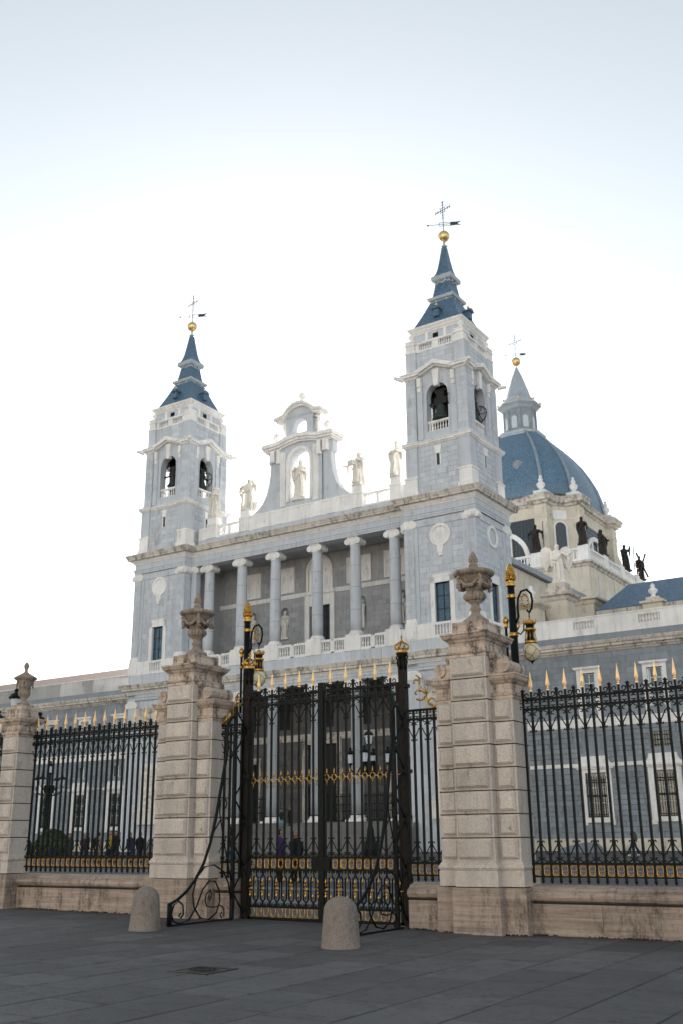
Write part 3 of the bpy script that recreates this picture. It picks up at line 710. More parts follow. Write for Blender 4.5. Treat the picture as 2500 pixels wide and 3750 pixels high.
# ---------------------------------------------------------------- portico between the towers
AX = .07; PL = 1.15
XL, XR = -14.08, 14.27
COLX = [AX + s_ * c for s_, c in ((-1, 12.0), (-1, 7.33), (-1, 2.72), (1, 2.72), (1, 7.33), (1, 12.0))]
FT = lambda d0: (lambda u, d, z: (u, d0 + d, z))
def column(x, y, z0, z1, r0, r1, capz, basez, mat='grey_stone'):
    m = MB(); n = 8; prof = []
    for i in range(n + 1):
        t_ = i / n; r = r0 + (r1 - r0) * (max(0, t_ - .3) / .7) ** 1.4; prof.append((r, basez + (capz - basez) * t_))
    jl = [basez + (capz - basez) * q for q in (.24, .5, .75)]; pr = []
    for r, z in prof:
        pr.append((r, z))
    for z in jl: pr += [(r0 + (r1 - r0) * .5 * (z - basez) / (capz - basez) - .0, z - .025)]
    pr = sorted(prof, key=lambda p: p[1]); m.lathe(pr, x, y, 28, a=rng.random() * .4 + .3); c = obj('column', m, mat, cath, True)
    for z in jl:
        t_ = (z - basez) / (capz - basez); r = r0 + (r1 - r0) * (max(0, t_ - .3) / .7) ** 1.4
        obj('drum_joint', MB().lathe([(r + .003, z - .01), (r + .003, z + .01)], x, y, 28), 'dark_wood', c)
    b = MB().box(x - r0 * 1.38, x + r0 * 1.38, y - r0 * 1.38, y + r0 * 1.38, z0, z0 + .22); b.lathe([(r0 * 1.33, z0 + .22), (r0 * 1.36, z0 + .32), (r0 * 1.25, z0 + .4), (r0 * 1.12, z0 + .46), (r0 * 1.2, z0 + .54), (r0 * 1.02, z0 + .62)], x, y, 24); obj('column_base', b, 'white_stone', c)
    q = MB(); ionic(q, x, y, capz, r1 * 2.15, r1 * 2.1, z1 - capz); q.lathe([(r1 * 1.02, capz - .12), (r1 * 1.1, capz - .05), (r1 * 1.02, capz)], x, y, 24); obj('capital', q, 'white_stone', c)
for x in COLX:
    column(x, 1.85, 20.6, 30.92, .59, .52, 30.15, 21.2)
for x in COLX[1:-1] + [COLX[0], COLX[-1]]:
    column(x, 1.75, 2.98, 16.3, .66, .58, 15.35, 3.7, 'shaded_lower_grey')
# entablature and lower entablature
m = MB(); m.box(XL, XR, PL, PL + 1.3, 30.92, 32.1, a=.5); m.mold([(XL, PL), (XR, PL)], ENT_ARCH, closed=False, a=.55); m.box(XL, XR, PL, PL + 1.2, 16.3, 17.2, a=.5); m.mold([(XL, PL), (XR, PL)], [(0, 16.3), (.06, 16.3), (.06, 16.55), (.12, 16.6), (.12, 16.66), (0, 16.66)], closed=False, a=.5)
obj('portico_frieze', m, 'grey_stone', cath)
m = MB()
for i in range(24):
    a, b = XL + (XR - XL) * i / 24, XL + (XR - XL) * (i + 1) / 24; m.box(a + .01, b - .01, PL - .05, PL + .3, 18.05, 19.16)
obj('plinth_course', m, 'grey_stone', cath)
m = MB(); m.mold([(XL, PL), (XR, PL)], ENT_BED, closed=False, a=.7); m.mold([(XL, PL), (XR, PL)], LOW_BED, closed=False, a=.6); obj('cornice_moulding', m, 'white_stone', cath)
m = MB()
for i in range(14):
    a, b = XL + (XR - XL) * i / 14, XL + (XR - XL) * (i + 1) / 14
    m.mold([(a + .004, PL), (b - .004, PL)], ENT_COR, closed=False); m.mold([(a + .004, PL), (b - .004, PL)], LOW_COR, closed=False)
obj('cornice', m, 'cornice_stone', cath)
obj('roof_slab', MB().box(XL, XR, PL, 50, 32.4, 33.05), 'lead', cath)
obj('portico_ceiling', MB().box(XL, XR, PL + 1.2, 6.4, 31.35, 31.6), 'warm_wall', cath)
obj('portico_floor', MB().box(XL, XR, PL + .25, 6.6, 18.6, 19.2), 'step_stone', cath)
# balustrade of the loggia
m = MB(); T = FT(PL - .05)
for x in COLX: m.box(x - .95, x + .95, -.1, 1.7, 19.16, 20.6, T=T, a=.55)
m.box(XL, COLX[0] - .95, 0, .5, 19.16, 20.6, T=T); m.box(COLX[-1] + .95, XR, 0, .5, 19.16, 20.6, T=T)
for a, b in zip(COLX[:-1], COLX[1:]):
    c = (a + b) / 2; m.box(c - .22, c + .22, .02, .4, 19.3, 20.45, T=T, a=.5)
obj('loggia_pedestals', m, 'white_stone', cath)
for a, b in zip(COLX[:-1], COLX[1:]):
    c = (a + b) / 2; balustrade(cath, [(a + .95, c - .22), (c + .22, b - .95)], 19.16, 20.6, FT(PL + .02), r=.10, th=.34, gap=.3)
# flanking pilasters
m = MB()
for x0, x1 in ((XL - .05, -13.4), (13.55, XR + .05)):
    m.box(x0, x1, PL + .02, 1.95, 21.0, 30.2, a=.6); m.box(x0, x1, PL + .02, 1.95, 3.5, 15.5, a=.6)
obj('pilaster', m, 'grey_stone', cath)
for c, w in ((-13.72, .66), (13.92, .66)):
    for z in (30.15, 15.4): q = MB(); ionic(q, c, 1.55, z, w, .8, .77); obj('capital', q, 'white_stone', cath)
# loggia back wall with reliefs, band, niches and door
BW_ = 6.3; T = FT(BW_)
NIC = [-9.25, -4.72, 5.25, 10.15]
ops = [(x - .58, x + .58, 22.35, 25.95, True) for x in NIC] + [(AX - 1.35, AX + 1.35, 19.2, 25.6, False)]
m = MB(); wall(m, XL, XR, 19.2, 31.5, ops, T, .6, a=.5); obj('loggia_wall', m, 'warm_wall', cath)
m = MB()
for x in (XL, XR): m.box(x - .05, x + .05, PL + .8, BW_, 19.2, 31.5)
obj('loggia_side_wall', m, 'warm_wall', cath)
m = MB()
for x in NIC:
    n = 8
    for i in range(n):
        a0, a1 = pi * i / n, pi * (i + 1) / n
        m.add([(x - .58 * cos(a0), BW_ + .58 * sin(a0), 22.3), (x - .58 * cos(a1), BW_ + .58 * sin(a1), 22.3), (x - .58 * cos(a1), BW_ + .58 * sin(a1), 26), (x - .58 * cos(a0), BW_ + .58 * sin(a0), 26)], [(0, 1, 2, 3)], .3)
obj('niche_lining', m, 'warm_wall', cath)
blocks(cath, ashlar_cells(XL + .1, XR - .1, 19.3, 31.2, .55, 1.25, [(o[0], o[1], o[2], o[3], 0) for o in ops] + [(AX - 2.0, AX + 2.0, 19, 31.4, 0), (-20, 20, 26.8, 27.35, 0)] + [(AX + s_ * c - 1.62, AX + s_ * c + 1.62, 27.35, 30.45, 0) for s_ in (-1, 1) for c in (4.95, 9.65)], seed=12), T, 'warm_wall', .035, .02)
m = MB()
for a, b in ((XL, AX - 1.95), (AX + 1.95, XR)): m.box(a, b, -.1, .1, 26.82, 27.3, T=T)
obj('stone_band', m, 'white_stone', cath)
def relief(parent, u0, u1, z0, z1, T, mat, seed, nfig, frame=.16, arch=False):
    rg = random.Random(seed); m = MB(); m.box(u0 + frame, u1 - frame, -.05, .05, z0 + frame, z1 - frame, T=T, a=.6)
    for (a, b, c, d) in ((u0, u1, z0, z0 + frame), (u0, u1, z1 - frame, z1), (u0, u0 + frame, z0 + frame, z1 - frame), (u1 - frame, u1, z0 + frame, z1 - frame)): m.box(a, b, -.14, .05, c, d, T=T, a=.5)
    w = (u1 - u0 - 2 * frame)
    for i in range(nfig):
        u = u0 + frame + w * (i + .5 + rg.uniform(-.25, .25)) / nfig; h = (z1 - z0) * rg.uniform(.5, .72); zb = z0 + frame
        k = 8
        for (cz, rx, rz, dp) in ((zb + h * .38, .2, h * .4, .12), (zb + h * .72, .22, h * .2, .15), (zb + h * .96, .12, .14, .14)):
            vs = [T(u + rx * cos(2 * pi * q / k), -.05, cz + rz * sin(2 * pi * q / k)) for q in range(k)] + [T(u, -.05 - dp, cz)]
            m.add(vs, [(q, (q + 1) % k, k) for q in range(k)], rg.random())
    obj('relief_panel', m, mat, parent)
for i, c in enumerate((-9.65, -4.95, 4.95, 9.65)): relief(cath, AX + c - 1.55, AX + c + 1.55, 27.5, 30.4, T, 'white_stone', i, 5)
# central arched relief and door surround
m = MB(); n = 16
m.box(AX - 1.95, AX - 1.37, -.2, .1, 19.2, 27.2, T=T, a=.5); m.box(AX + 1.37, AX + 1.95, -.2, .1, 19.2, 27.2, T=T, a=.5); m.box(AX - 1.37, AX + 1.37, -.12, .1, 25.62, 26.9, T=T, a=.6); m.box(AX - 2.05, AX + 2.05, -.32, .1, 26.85, 27.2, T=T, a=.55)
vs = []
for r, y in ((1.75, -.2), (1.5, -.2), (1.45, -.08)):
    vs += [T(AX + r * cos(pi * i / n), y, 29.55 + r * sin(pi * i / n)) for i in range(n + 1)]
m.add(vs, [(i + q * (n + 1), i + 1 + q * (n + 1), i + 1 + (q + 1) * (n + 1), i + (q + 1) * (n + 1)) for q in range(2) for i in range(n)], .55)
m.add([T(AX + 1.45 * cos(pi * i / n), -.06, 29.55 + 1.45 * sin(pi * i / n)) for i in range(n + 1)] + [T(AX - 1.45, -.06, 27.2), T(AX + 1.45, -.06, 27.2)], [tuple(range(n + 3))], .65)
for s_ in (-1, 1): m.box(AX + s_ * 1.62 - .13, AX + s_ * 1.62 + .13, -.2, .05, 27.2, 29.55, T=T, a=.5)
for (u, z, rx, rz) in ((0, 28.3, .5, 1.0), (-.1, 29.6, .3, .4), (.05, 30.2, .2, .25), (-.75, 28.2, .3, .6), (.75, 28.3, .3, .7), (-.7, 29.2, .2, .3), (.7, 29.4, .2, .3)):
    k = 10; m.add([T(AX + u + rx * cos(2 * pi * q / k), -.06, z + rz * sin(2 * pi * q / k)) for q in range(k)] + [T(AX + u, -.3, z)], [(q, (q + 1) % k, k) for q in range(k)])
obj('door_surround', m, 'white_stone', cath)
window(cath, AX - 1.35, AX + 1.35, 19.3, 25.6, FT(BW_ + .2), 4, 5, .1, 'dark_glass')
# roof parapet with the gable
GY = 2.45; T = FT(GY)
m = MB().box(XL, XR, GY - .35, GY + .6, 33.05, 34.25, a=.4)
obj('parapet_base', m, 'grey_stone', cath)
PX = [AX + s_ * c for s_, c in ((-1, 12.15), (-1, 7.45), (1, 7.45), (1, 12.15))]
m = MB()
for x in PX: m.box(x - .68, x + .68, -.45, .75, 34.25, 35.85, T=T); m.box(x - .74, x + .74, -.5, .8, 35.75, 35.95, T=T); m.box(x - .6, x + .6, -.35, .65, 35.95, 36.75, T=T)
for a, b in ((XL, PX[0] - .68), (PX[3] + .68, XR)): m.box(a, b, -.3, .5, 34.25, 35.7, T=T)
m.box(AX - 6.8, AX + 6.8, -.3, .7, 34.25, 35.75, T=T, a=.5); m.box(AX - 6.8, AX + 6.8, -.36, .7, 35.75, 35.95, T=T, a=.6)
for u in (-2.6, 2.6, -4.4, 4.4): m.box(AX + u - .55, AX + u + .55, -.42, .6, 34.25, 35.8, T=T)
obj('roof_parapet', m, 'white_stone', cath)
for a, b in ((PX[0] + .68, PX[1] - .68), (PX[2] + .68, PX[3] - .68)):
    c = (a + b) / 2; balustrade(cath, [(a, c - .15), (c + .15, b)], 34.25, 35.75, FT(GY - .1), r=.11, th=.34, gap=.34); obj('balustrade_die', MB().box(c - .15, c + .15, GY - .1, GY + .25, 34.25, 35.75), 'white_stone', cath)
# gable: wall with arched opening, concave flanks
G0, G1 = GY - .1, GY + 1.1
gm_ = MB(); Tg = lambda u, d, z: (AX + u, G0 + d, z)
def gwall(Tx, sgn):
    wall(gm_, -3.05, 3.05, 35.9, 43.4, [(-1.42, 1.42, 36.6, 42.55, True)], Tx, (G1 - G0) if sgn else .02, a=.5)
gwall(Tg, 1); gwall(lambda u, d, z: (AX + u, G1 - d, z), 0)
for s_ in (-1, 1):
    fl = [(s_ * 3.05, 35.9), (s_ * 6.5, 35.9), (s_ * 6.45, 36.2), (s_ * 5.9, 36.45), (s_ * 5.2, 37.1), (s_ * 4.65, 38.0), (s_ * 4.3, 39.2), (s_ * 4.12, 40.4), (s_ * 4.05, 41.4), (s_ * 4.3, 41.6), (s_ * 4.3, 43.0), (s_ * 3.05, 43.0)]
    gm_.poly(fl, G0 + .15, G1 - .1, T=lambda x, y, z: (AX + x, y, z), a=.5)
    obj('gable_pilaster', MB().box(AX + min(s_ * 1.85, s_ * 2.55), AX + max(s_ * 1.85, s_ * 2.55), G0 - .14, G0 + .1, 36.2, 42.6, a=.4), 'white_stone', cath)
# upper storey with oculus
wall(gm_, -1.85, 1.85, 43.9, 46.6, [(-.98, .98, 44.5, 46.2, True)], Tg, .9, a=.5); wall(gm_, -1.85, 1.85, 43.9, 46.6, [(-.98, .98, 44.5, 46.2, True)], lambda u, d, z: (AX + u, G0 + .9 - d, z), .01, a=.5)
gm_.poly([(1.85 * cos(pi * i / 10), 46.5 + 1.15 * sin(pi * i / 10)) for i in range(11)], G0, G0 + .9, T=lambda x, y, z: (AX + x, y, z), a=.5)
obj('gable', gm_, 'grey_stone', cath)
blocks(cath, ashlar_cells(AX - 3.0, AX + 3.0, 36.2, 43.0, .6, 1.0, [(AX - 1.75, AX + 1.75, 36, 43.2, 0)], seed=4), FT(G0), 'grey_stone', .03, .02)
m = MB(); pr = [(0, 0), (.12, .05), (.25, .25), (.55, .32), (.55, .55), (.68, .75), (.68, .8), (0, .85)]
def stepcor(path, z, m, sc=1.0): m.mold([(AX + x, y) for x, y in path], [(o * sc, z + q * sc) for o, q in pr], closed=False)
for s_ in (-1, 1):
    pts = [(s_ * 4.35, 42.8), (s_ * 2.5, 42.9), (s_ * 1.6, 43.15), (0, 43.35)]
    for (xa, za), (xb, zb) in zip(pts[:-1], pts[1:]):
        for (y0, h0, h1) in ((-.75, .45, .85), (-.55, .2, .5), (-.3, 0, .25)):
            e = .55 if xa == s_ * 4.35 else 0
            m.poly([(xa + s_ * e * (-y0), za + h0), (xb, zb + h0), (xb, zb + h1), (xa + s_ * e * (-y0), za + h1)], G0 + y0, G1 + .3, T=lambda x, y, z: (AX + x, y, z))
    pts = [(s_ * 2.55, 46.1), (s_ * 2.0, 46.35), (s_ * 1.5, 46.95), (s_ * .8, 47.4), (0, 47.55)]
    for (xa, za), (xb, zb) in zip(pts[:-1], pts[1:]):
        for (y0, h0, h1) in ((-.55, .3, .62), (-.35, .05, .35)):
            e = 1.2 if xa == s_ * 2.55 else 0
            m.poly([(xa + s_ * e * (-y0), za + h0), (xb, zb + h0), (xb, zb + h1), (xa + s_ * e * (-y0), za + h1)], G0 + y0, G0 + 1.1, T=lambda x, y, z: (AX + x, y, z))
    for (u, z0, w) in ((3.55, 41.6, .28), (2.75, 41.3, .22)): m.box(AX + s_ * u - w, AX + s_ * u + w, G0 - .35, G0 + .2, z0, 42.9)
obj('gable_cornice', m, 'white_stone', cath)
for (u, z, sc) in ((0, 48.1, 1.1), (-3.45, 43.75, 1.2), (3.45, 43.75, 1.2)):
    m = MB().box(AX + u - .42, AX + u + .42, G0 + .05, G0 + .9, z - .1, z + .12); m.lathe([(.3 * sc, z + .1), (.12 * sc, z + .35 * sc), (.1 * sc, z + .42 * sc), (.34 * sc, z + .68 * sc), (.37 * sc, z + .92 * sc), (.2 * sc, z + 1.2 * sc), (.03, z + 1.32 * sc)], AX + u, G0 + .45, 14); obj('finial', m, 'white_stone', cath, True)
m = MB()
for s_ in (-1, 1): m.tube([(AX + s_ * x, G0 + .45, z) for x, z in ((1.9, 46.25), (2.3, 46.1), (2.42, 45.7), (2.2, 45.2), (2.25, 44.7), (2.6, 44.3))], .2, 6)
obj('gable_scroll', m, 'white_stone', cath, True)
# arch moulding round the opening
m = MB(); n = 16; vs = []
for r, y in ((1.42, -.02), (1.42, -.16), (1.7, -.16), (1.75, -.02)):
    ring = [(r, 36.6)] + [(r * cos(pi * i / n), 41.13 + r * sin(pi * i / n)) for i in range(n + 1)] + [(-r, 36.6)]; vs += [Tg(u, y, z) for u, z in ring]
k = n + 3; m.add(vs, [(i + q * k, i + 1 + q * k, i + 1 + (q + 1) * k, i + (q + 1) * k) for q in range(3) for i in range(k - 1)], .6); obj('arch_moulding', m, 'white_stone', cath)
# ---------------------------------------------------------------- ground storey behind the gate
T = FT(6.5)
ops = [(AX - 1.95, AX + 1.95, 3, 10.9, False), (AX - 1.5, AX + 1.5, 12.6, 15.6, False)] + [(AX + s_ * c - .95, AX + s_ * c + .95, 12.6, 15.5, False) for s_ in (-1, 1) for c in (5.0, 9.7)] + [(AX + s_ * 9.7 - 1.3, AX + s_ * 9.7 + 1.3, 3, 9.2, False) for s_ in (-1, 1)]
m = MB(); wall(m, XL, XR, .3, 16.6, ops, T, .5, a=.5); m.box(XL - .05, XL + .05, 1.5, 6.5, .3, 16.6); m.box(XR - .05, XR + .05, 1.5, 6.5, .3, 16.6); m.box(XL, XR, 1.5, 6.6, 16.2, 16.5); obj('porch_wall', m, 'shaded_porch_stone', cath)
blocks(cath, ashlar_cells(XL + .1, XR - .1, 3.1, 16.2, .48, 1.4, [(o[0] - .5, o[1] + .5, o[2], o[3] + .35, 0) for o in ops] + [(-20, 20, 11.3, 12.0, 0)], seed=21), T, 'shaded_porch_stone', .06, .02)
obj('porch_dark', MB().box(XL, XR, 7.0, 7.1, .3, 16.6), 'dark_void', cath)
m = MB().box(XL, XR, -.12, .05, 11.3, 12.0, T=T)
for o in ops:
    if o[2] == 3:
        for s_ in (0, 1): m.box(o[s_] - (.45 if s_ == 0 else 0), o[s_] + (0 if s_ == 0 else .45), -.15, .4, 3, o[3] + .4, T=T)
        m.box(o[0], o[1], -.15, .4, o[3], o[3] + .4, T=T); m.box(o[0] - .55, o[1] + .55, -.3, .2, o[3] + .4, o[3] + .62, T=T)
obj('door_surround', m, 'cornice_stone', cath)
m = MB()
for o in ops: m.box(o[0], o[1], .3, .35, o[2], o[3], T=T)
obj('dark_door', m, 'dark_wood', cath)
# porch railing between the columns
for a, b in zip(COLX[:-1], COLX[1:]):
    if abs((a + b) / 2 - AX) < .5: continue
    m = MB(); n = int((b - a - 1.6) / .17)
    for i in range(n + 1):
        u = a + .8 + (b - a - 1.6) * i / n; m.box(u - .022, u + .022, 1.7, 1.745, 3.0, 5.6)
    for z in (3.15, 4.0, 4.6, 5.35): m.box(a + .7, b - .7, 1.69, 1.755, z - .04, z + .04)
    obj('porch_railing', m, 'iron', cath)
# flight of steps
for i in range(16):
    obj('step', MB().box(XL - .6, XR + .6, -5.4 + i * .36, 7.0 if i == 15 else -5.4 + (i + 1) * .36 + .05, .2, .36 + .165 * (i + 1)), 'step_stone', cath)
# ---------------------------------------------------------------- crossing dome and nave
DX, DY = .1, 65.0
obj('nave_wall', MB().box(-13.5, 13.7, 7.2, 52, .3, 32.3), 'cream_stone', cath)
def chsq(h, c): return [(DX + x, DY + y) for x, y in ((-c, -h), (c, -h), (h, -c), (h, c), (c, h), (-c, h), (-h, c), (-h, -c))]
dome = MB()
prof = [(r * .885, z) for r, z in [(11.55, 50.6), (11.75, 51.3), (11.45, 53.2), (10.9, 55.1), (10.0, 57.0), (8.9, 58.9), (7.7, 60.4), (6.2, 62.0), (4.9, 63.2), (3.9, 64.1)]]
vs = []; nn = 0; P8 = None
rings = []
for r, z in prof:
    h = r; c = r * .68; base = chsq(h, c); ring = []
    for i in range(8):
        (x0, y0), (x1, y1) = base[i], base[(i + 1) % 8]; L_ = math.hypot(x1 - x0, y1 - y0); sg = 6
        for q in range(sg):
            t_ = q / sg; bul = .045 * r * sin(pi * t_); mx, my = x0 + (x1 - x0) * t_, y0 + (y1 - y0) * t_; nx, ny = (y1 - y0) / L_, -(x1 - x0) / L_; ring.append((mx + nx * bul, my + ny * bul, z))
    rings.append(ring)
k = len(rings[0]); dome.v = [p for rg_ in rings for p in rg_]
dome.f = [(i * k + q, i * k + (q + 1) % k, (i + 1) * k + (q + 1) % k, (i + 1) * k + q) for i in range(len(rings) - 1) for q in range(k)]; dome.a = [.5] * len(dome.f)
dm = obj('dome', dome, 'dome_slate', cath, True); dm['label'] = 'blue slate dome with pale ribs'
for i in range(8):
    pts = [chsq(r * 1.006, r * .685)[i] + (z,) for r, z in prof]; obj('dome_rib', MB().tube(pts, [.34 - .02 * j for j in range(len(pts))], 6), 'rib_lead', dm, True)
for (ang, z) in ((-40, 55.4), (-72, 56.2)):
    a_ = R(ang); p = (DX + 9.6 * cos(a_), DY + 9.6 * sin(a_), z); m = MB(); d = Vector((cos(a_), sin(a_), .25)).normalized(); q = Vector(p)
    m.tube([q - d * .6, q + d * .45], [.9, .85], 14); obj('dome_oculus', m, 'lead', dm)
# drum
pd = chsq(10.8, 7.1); dr = MB(); dr.mold(pd, [(0, 38), (0, 49.0)], a=.5); drum = obj('drum_wall', dr, 'cream_stone', cath)
m = MB()
pier = []
for (x, y), (ox, oy) in zip(pd, ((0, -1), (0, -1), (1, 0), (1, 0), (0, 1), (0, 1), (-1, 0), (-1, 0))):
    pier.append((x, y)); sx = 1.05
    m.box(x - 1.0, x + 1.0, y - 1.0, y + 1.0, 38, 48.6, a=.5)
    q = MB(); q.box(x - 1.08, x + 1.08, y - 1.08, y + 1.08, 46.5, 46.9); q.box(x - .5, x + .5, y - 1.2, y + 1.2, 46.9, 48.0); q.box(x - 1.2, x + 1.2, y - .5, y + .5, 46.9, 48.0); obj('drum_capital', q, 'cream_stone', drum)
    q = MB().box(x - .95, x + .95, y - .95, y + .95, 50.3, 50.75); q.lathe([(.5, 50.75), (.35, 50.95), (.22, 51.1), (.62, 51.6), (.66, 51.95), (.4, 52.2), (.28, 52.4), (.4, 52.6), (.3, 52.8), (.18, 52.95), (.26, 53.15), (.05, 53.4)], x, y, 14); obj('drum_urn', q, 'white_stone', drum, True)
    q = MB().mold([(x - 1.1, y - 1.1), (x + 1.1, y - 1.1), (x + 1.1, y + 1.1), (x - 1.1, y + 1.1)], [(0, 48.5), (.2, 48.6), (.3, 48.9), (.7, 49.0), (.7, 49.4), (.9, 49.75), (.9, 49.85), (-.6, 50.3)]); obj('drum_cornice_block', q, 'cornice_stone', drum)
obj('drum_pier', m, 'cream_stone', drum)
m = MB().mold(pd, [(0, 48.5), (.15, 48.6), (.3, 48.9), (.62, 49.0), (.62, 49.4), (.85, 49.75), (.85, 49.85), (0, 50.1), (-.6, 50.15), (-.6, 51.0), (-1.2, 51.1)]); obj('drum_cornice', m, 'cornice_stone', drum)
def TF(p0, p1):
    p0, p1 = Vector(p0), Vector(p1); d = (p1 - p0).normalized(); n_ = Vector((-d.y, d.x)); c = (p0 + p1) / 2
    return lambda u, dd, z: (c.x + d.x * u + n_.x * dd, c.y + d.y * u + n_.y * dd, z)
for i in (0, 1, 2):
    T = TF(pd[i], pd[(i + 1) % 8]); m = MB()
    if i == 1:
        g_ = MB(); out = [(-.85, 40.0), (.85, 40.0)] + [(.85 * cos(pi * q / 10), 45.2 + .85 * sin(pi * q / 10)) for q in range(11)]; g_.poly(out, -.03, .1, T=T); obj('drum_window', g_, 'dark_glass', drum)
        m.poly([(-1.1, 46.5), (1.1, 46.5), (1.1, 47.9), (-1.1, 47.9)], -.08, .05, T=T)
        n = 10; vs = []
        for r, y in ((.85, -.1), (1.1, -.1)):
            vs += [T(u, y, z) for u, z in [(r, 40)] + [(r * cos(pi * q / n), 45.2 + r * sin(pi * q / n)) for q in range(n + 1)] + [(-r, 40)]]
        m.add(vs, [(q, q + 1, q + n + 4, q + n + 3) for q in range(n + 2)])
    else:
        n = 16; g_ = MB(); g_.poly([(-5.9, 39.8), (5.9, 39.8), (5.9, 46.8), (-5.9, 46.8)], -.02, .1, T=T); obj('drum_window', g_, 'dark_glass', drum)
        vs = []
        for r, y in ((4.1, -.4), (4.8, -.4), (4.8, .05), (4.1, .05)):
            vs += [T(u, y, z) for u, z in [(r, 39.8)] + [(r * cos(pi * q / n), 40.6 + r * sin(pi * q / n)) for q in range(n + 1)] + [(-r, 39.8)]]
        kk = n + 3; m.add(vs, [(q + w * kk, q + 1 + w * kk, q + 1 + ((w + 1) % 4) * kk, q + ((w + 1) % 4) * kk) for w in range(4) for q in range(kk - 1)])
        for u in (-1.6, 1.6): m.box(u - .35, u + .35, -.3, .05, 39.8, 44.8, T=T)
        w_ = MB()
        for q in range(-10, 11): w_.box(q * .55 - .025, q * .55 + .025, -.06, .02, 39.8, 46.7, T=T)
        for q in range(13): w_.box(-5.8, 5.8, -.06, .02, 40 + q * .53, 40.04 + q * .53, T=T)
        obj('window_bars', w_, 'vane_iron', drum)
    obj('drum_window_surround', m, 'white_stone', drum)
# buttress sweeping down on the right of the drum
m = MB(); m.poly([(0, 48.4), (.3, 47), (.8, 44.6), (1.6, 42.3), (2.8, 40.3), (4.6, 38.4), (0, 38.4)], -.7, .7, T=lambda x, y, z: (DX + 11.0 + x * .85, DY + 7.1 + y + x * .45, z)); obj('buttress', m, 'cream_stone', drum)
# podium
ph = 14.85
m = MB().box(DX - ph, DX + ph, DY - ph, DY + ph, 10, 37.6, a=.5)
for u in (-12.5, -8.2, -4, 4, 8.2, 12.5): m.box(DX + u - .7, DX + u + .7, DY - ph - .12, DY - ph + .1, 31, 37.2); m.box(DX + ph - .1, DX + ph + .12, DY + u - .7, DY + u + .7, 31, 37.2)
pod = obj('dome_podium', m, 'cream_stone', cath)
pp = [(DX - ph, DY - ph), (DX + ph, DY - ph), (DX + ph, DY + ph), (DX - ph, DY + ph)]
m = MB().mold(pp, [(0, 37.2), (.15, 37.3), (.3, 37.6), (.55, 37.7), (.55, 38.0), (-.6, 38.2)]); obj('podium_cornice', m, 'cornice_stone', pod)
m = MB()
for u in (-14.2, -7.2, 0, 7.2, 14.2): m.box(DX + u - .75, DX + u + .75, DY - ph - .1, DY - ph + .9, 38.1, 40.3); m.box(DX + ph - .9, DX + ph + .1, DY + u - .75, DY + u + .75, 38.1, 40.3) if u > -14 else None
obj('podium_pedestals', m, 'white_stone', pod)
for a, b in ((-13.45, -7.95), (-6.45, -.75), (.75, 6.45), (7.95, 13.45)):
    c = (a + b) / 2
    balustrade(pod, [(DX + a, DX + b)], 38.1, 40.05, FT(DY - ph), r=.17, th=.5, gap=.48); balustrade(pod, [(DY + a, DY + b)], 38.1, 40.05, lambda u, d, z: (DX + ph - d, u, z), r=.17, th=.5, gap=.48)
for u in (4.6,): obj('podium_window', MB().box(DX + ph - .05, DX + ph + .03, DY - 12.1, DY - 11.3, 33.2, 36.4), 'dark_glass', pod)
m = MB().mold([(-17, 44), (17.3, 44), (17.3, 86), (-17, 86)], [(0, 10), (0, 30.3), (.2, 30.5), (.3, 30.9), (.8, 31.0), (.8, 31.3), (-3, 31.7)]); obj('transept_base', m, 'cream_stone', cath)
m = MB().box(13.5, 16.9, 24, 46, 10, 26.6); m.mold([(13.5, 24), (16.9, 24), (16.9, 46), (13.5, 46)], [(0, 26.4), (.2, 26.5), (.5, 26.7), (.5, 27.0), (-.5, 27.2)]); obj('aisle_wall', m, 'cream_stone', cath)
# lantern
m = MB(); m.mold(chsq(2.35, 1.35), [(1.5, 63.6), (1.55, 64.0), (1.2, 64.3), (1.3, 64.7), (.6, 65.0), (.1, 65.2)]); obj('lantern_ring', m, 'lead_light', dm)
m = MB().mold(chsq(2.35, 1.0), [(0, 65.0), (0, 69.5)]); ln_ = obj('lantern_wall', m, 'lead', dm)
o8 = chsq(2.37, 1.0)
for i in range(8):
    T = TF(o8[i], o8[(i + 1) % 8]); g_ = MB(); w = .46; g_.poly([(-w, 65.7), (w, 65.7)] + [(w * cos(pi * q / 8), 67.4 + w * sin(pi * q / 8)) for q in range(9)], -.06, .02, T=T); obj('lantern_window', g_, 'pale_glass', dm)
    x, y = o8[i]; obj('lantern_pilaster', MB().box(x - .14, x + .14, y - .14, y + .14, 65.1, 69.4), 'lead', dm)
m = MB().mold(chsq(2.35, 1.0), [(0, 69.0), (.3, 69.2), (.6, 69.6), (1.0, 69.9), (1.05, 70.1), (-.2, 70.7), (-.3, 71.2), (-.15, 71.5), (-.55, 72.0), (-.75, 72.9), (-1.6, 75.8), (-2.3, 77.7)]); obj('lantern_roof', m, 'lead_light', dm)
for i in range(8):
    x, y = chsq(3.2, 1.35)[i]; obj('lantern_ball', MB().sphere((x, y, 70.5), .22, 10, 6), 'pale_gold', dm, True)
obj('gilded_ball', MB().sphere((DX, DY, 78.6), .78, 20, 12), 'pale_gold', dm, True)
weather_vane(dm, DX, DY, 79.3, 79.95, 82.3, 1.3)
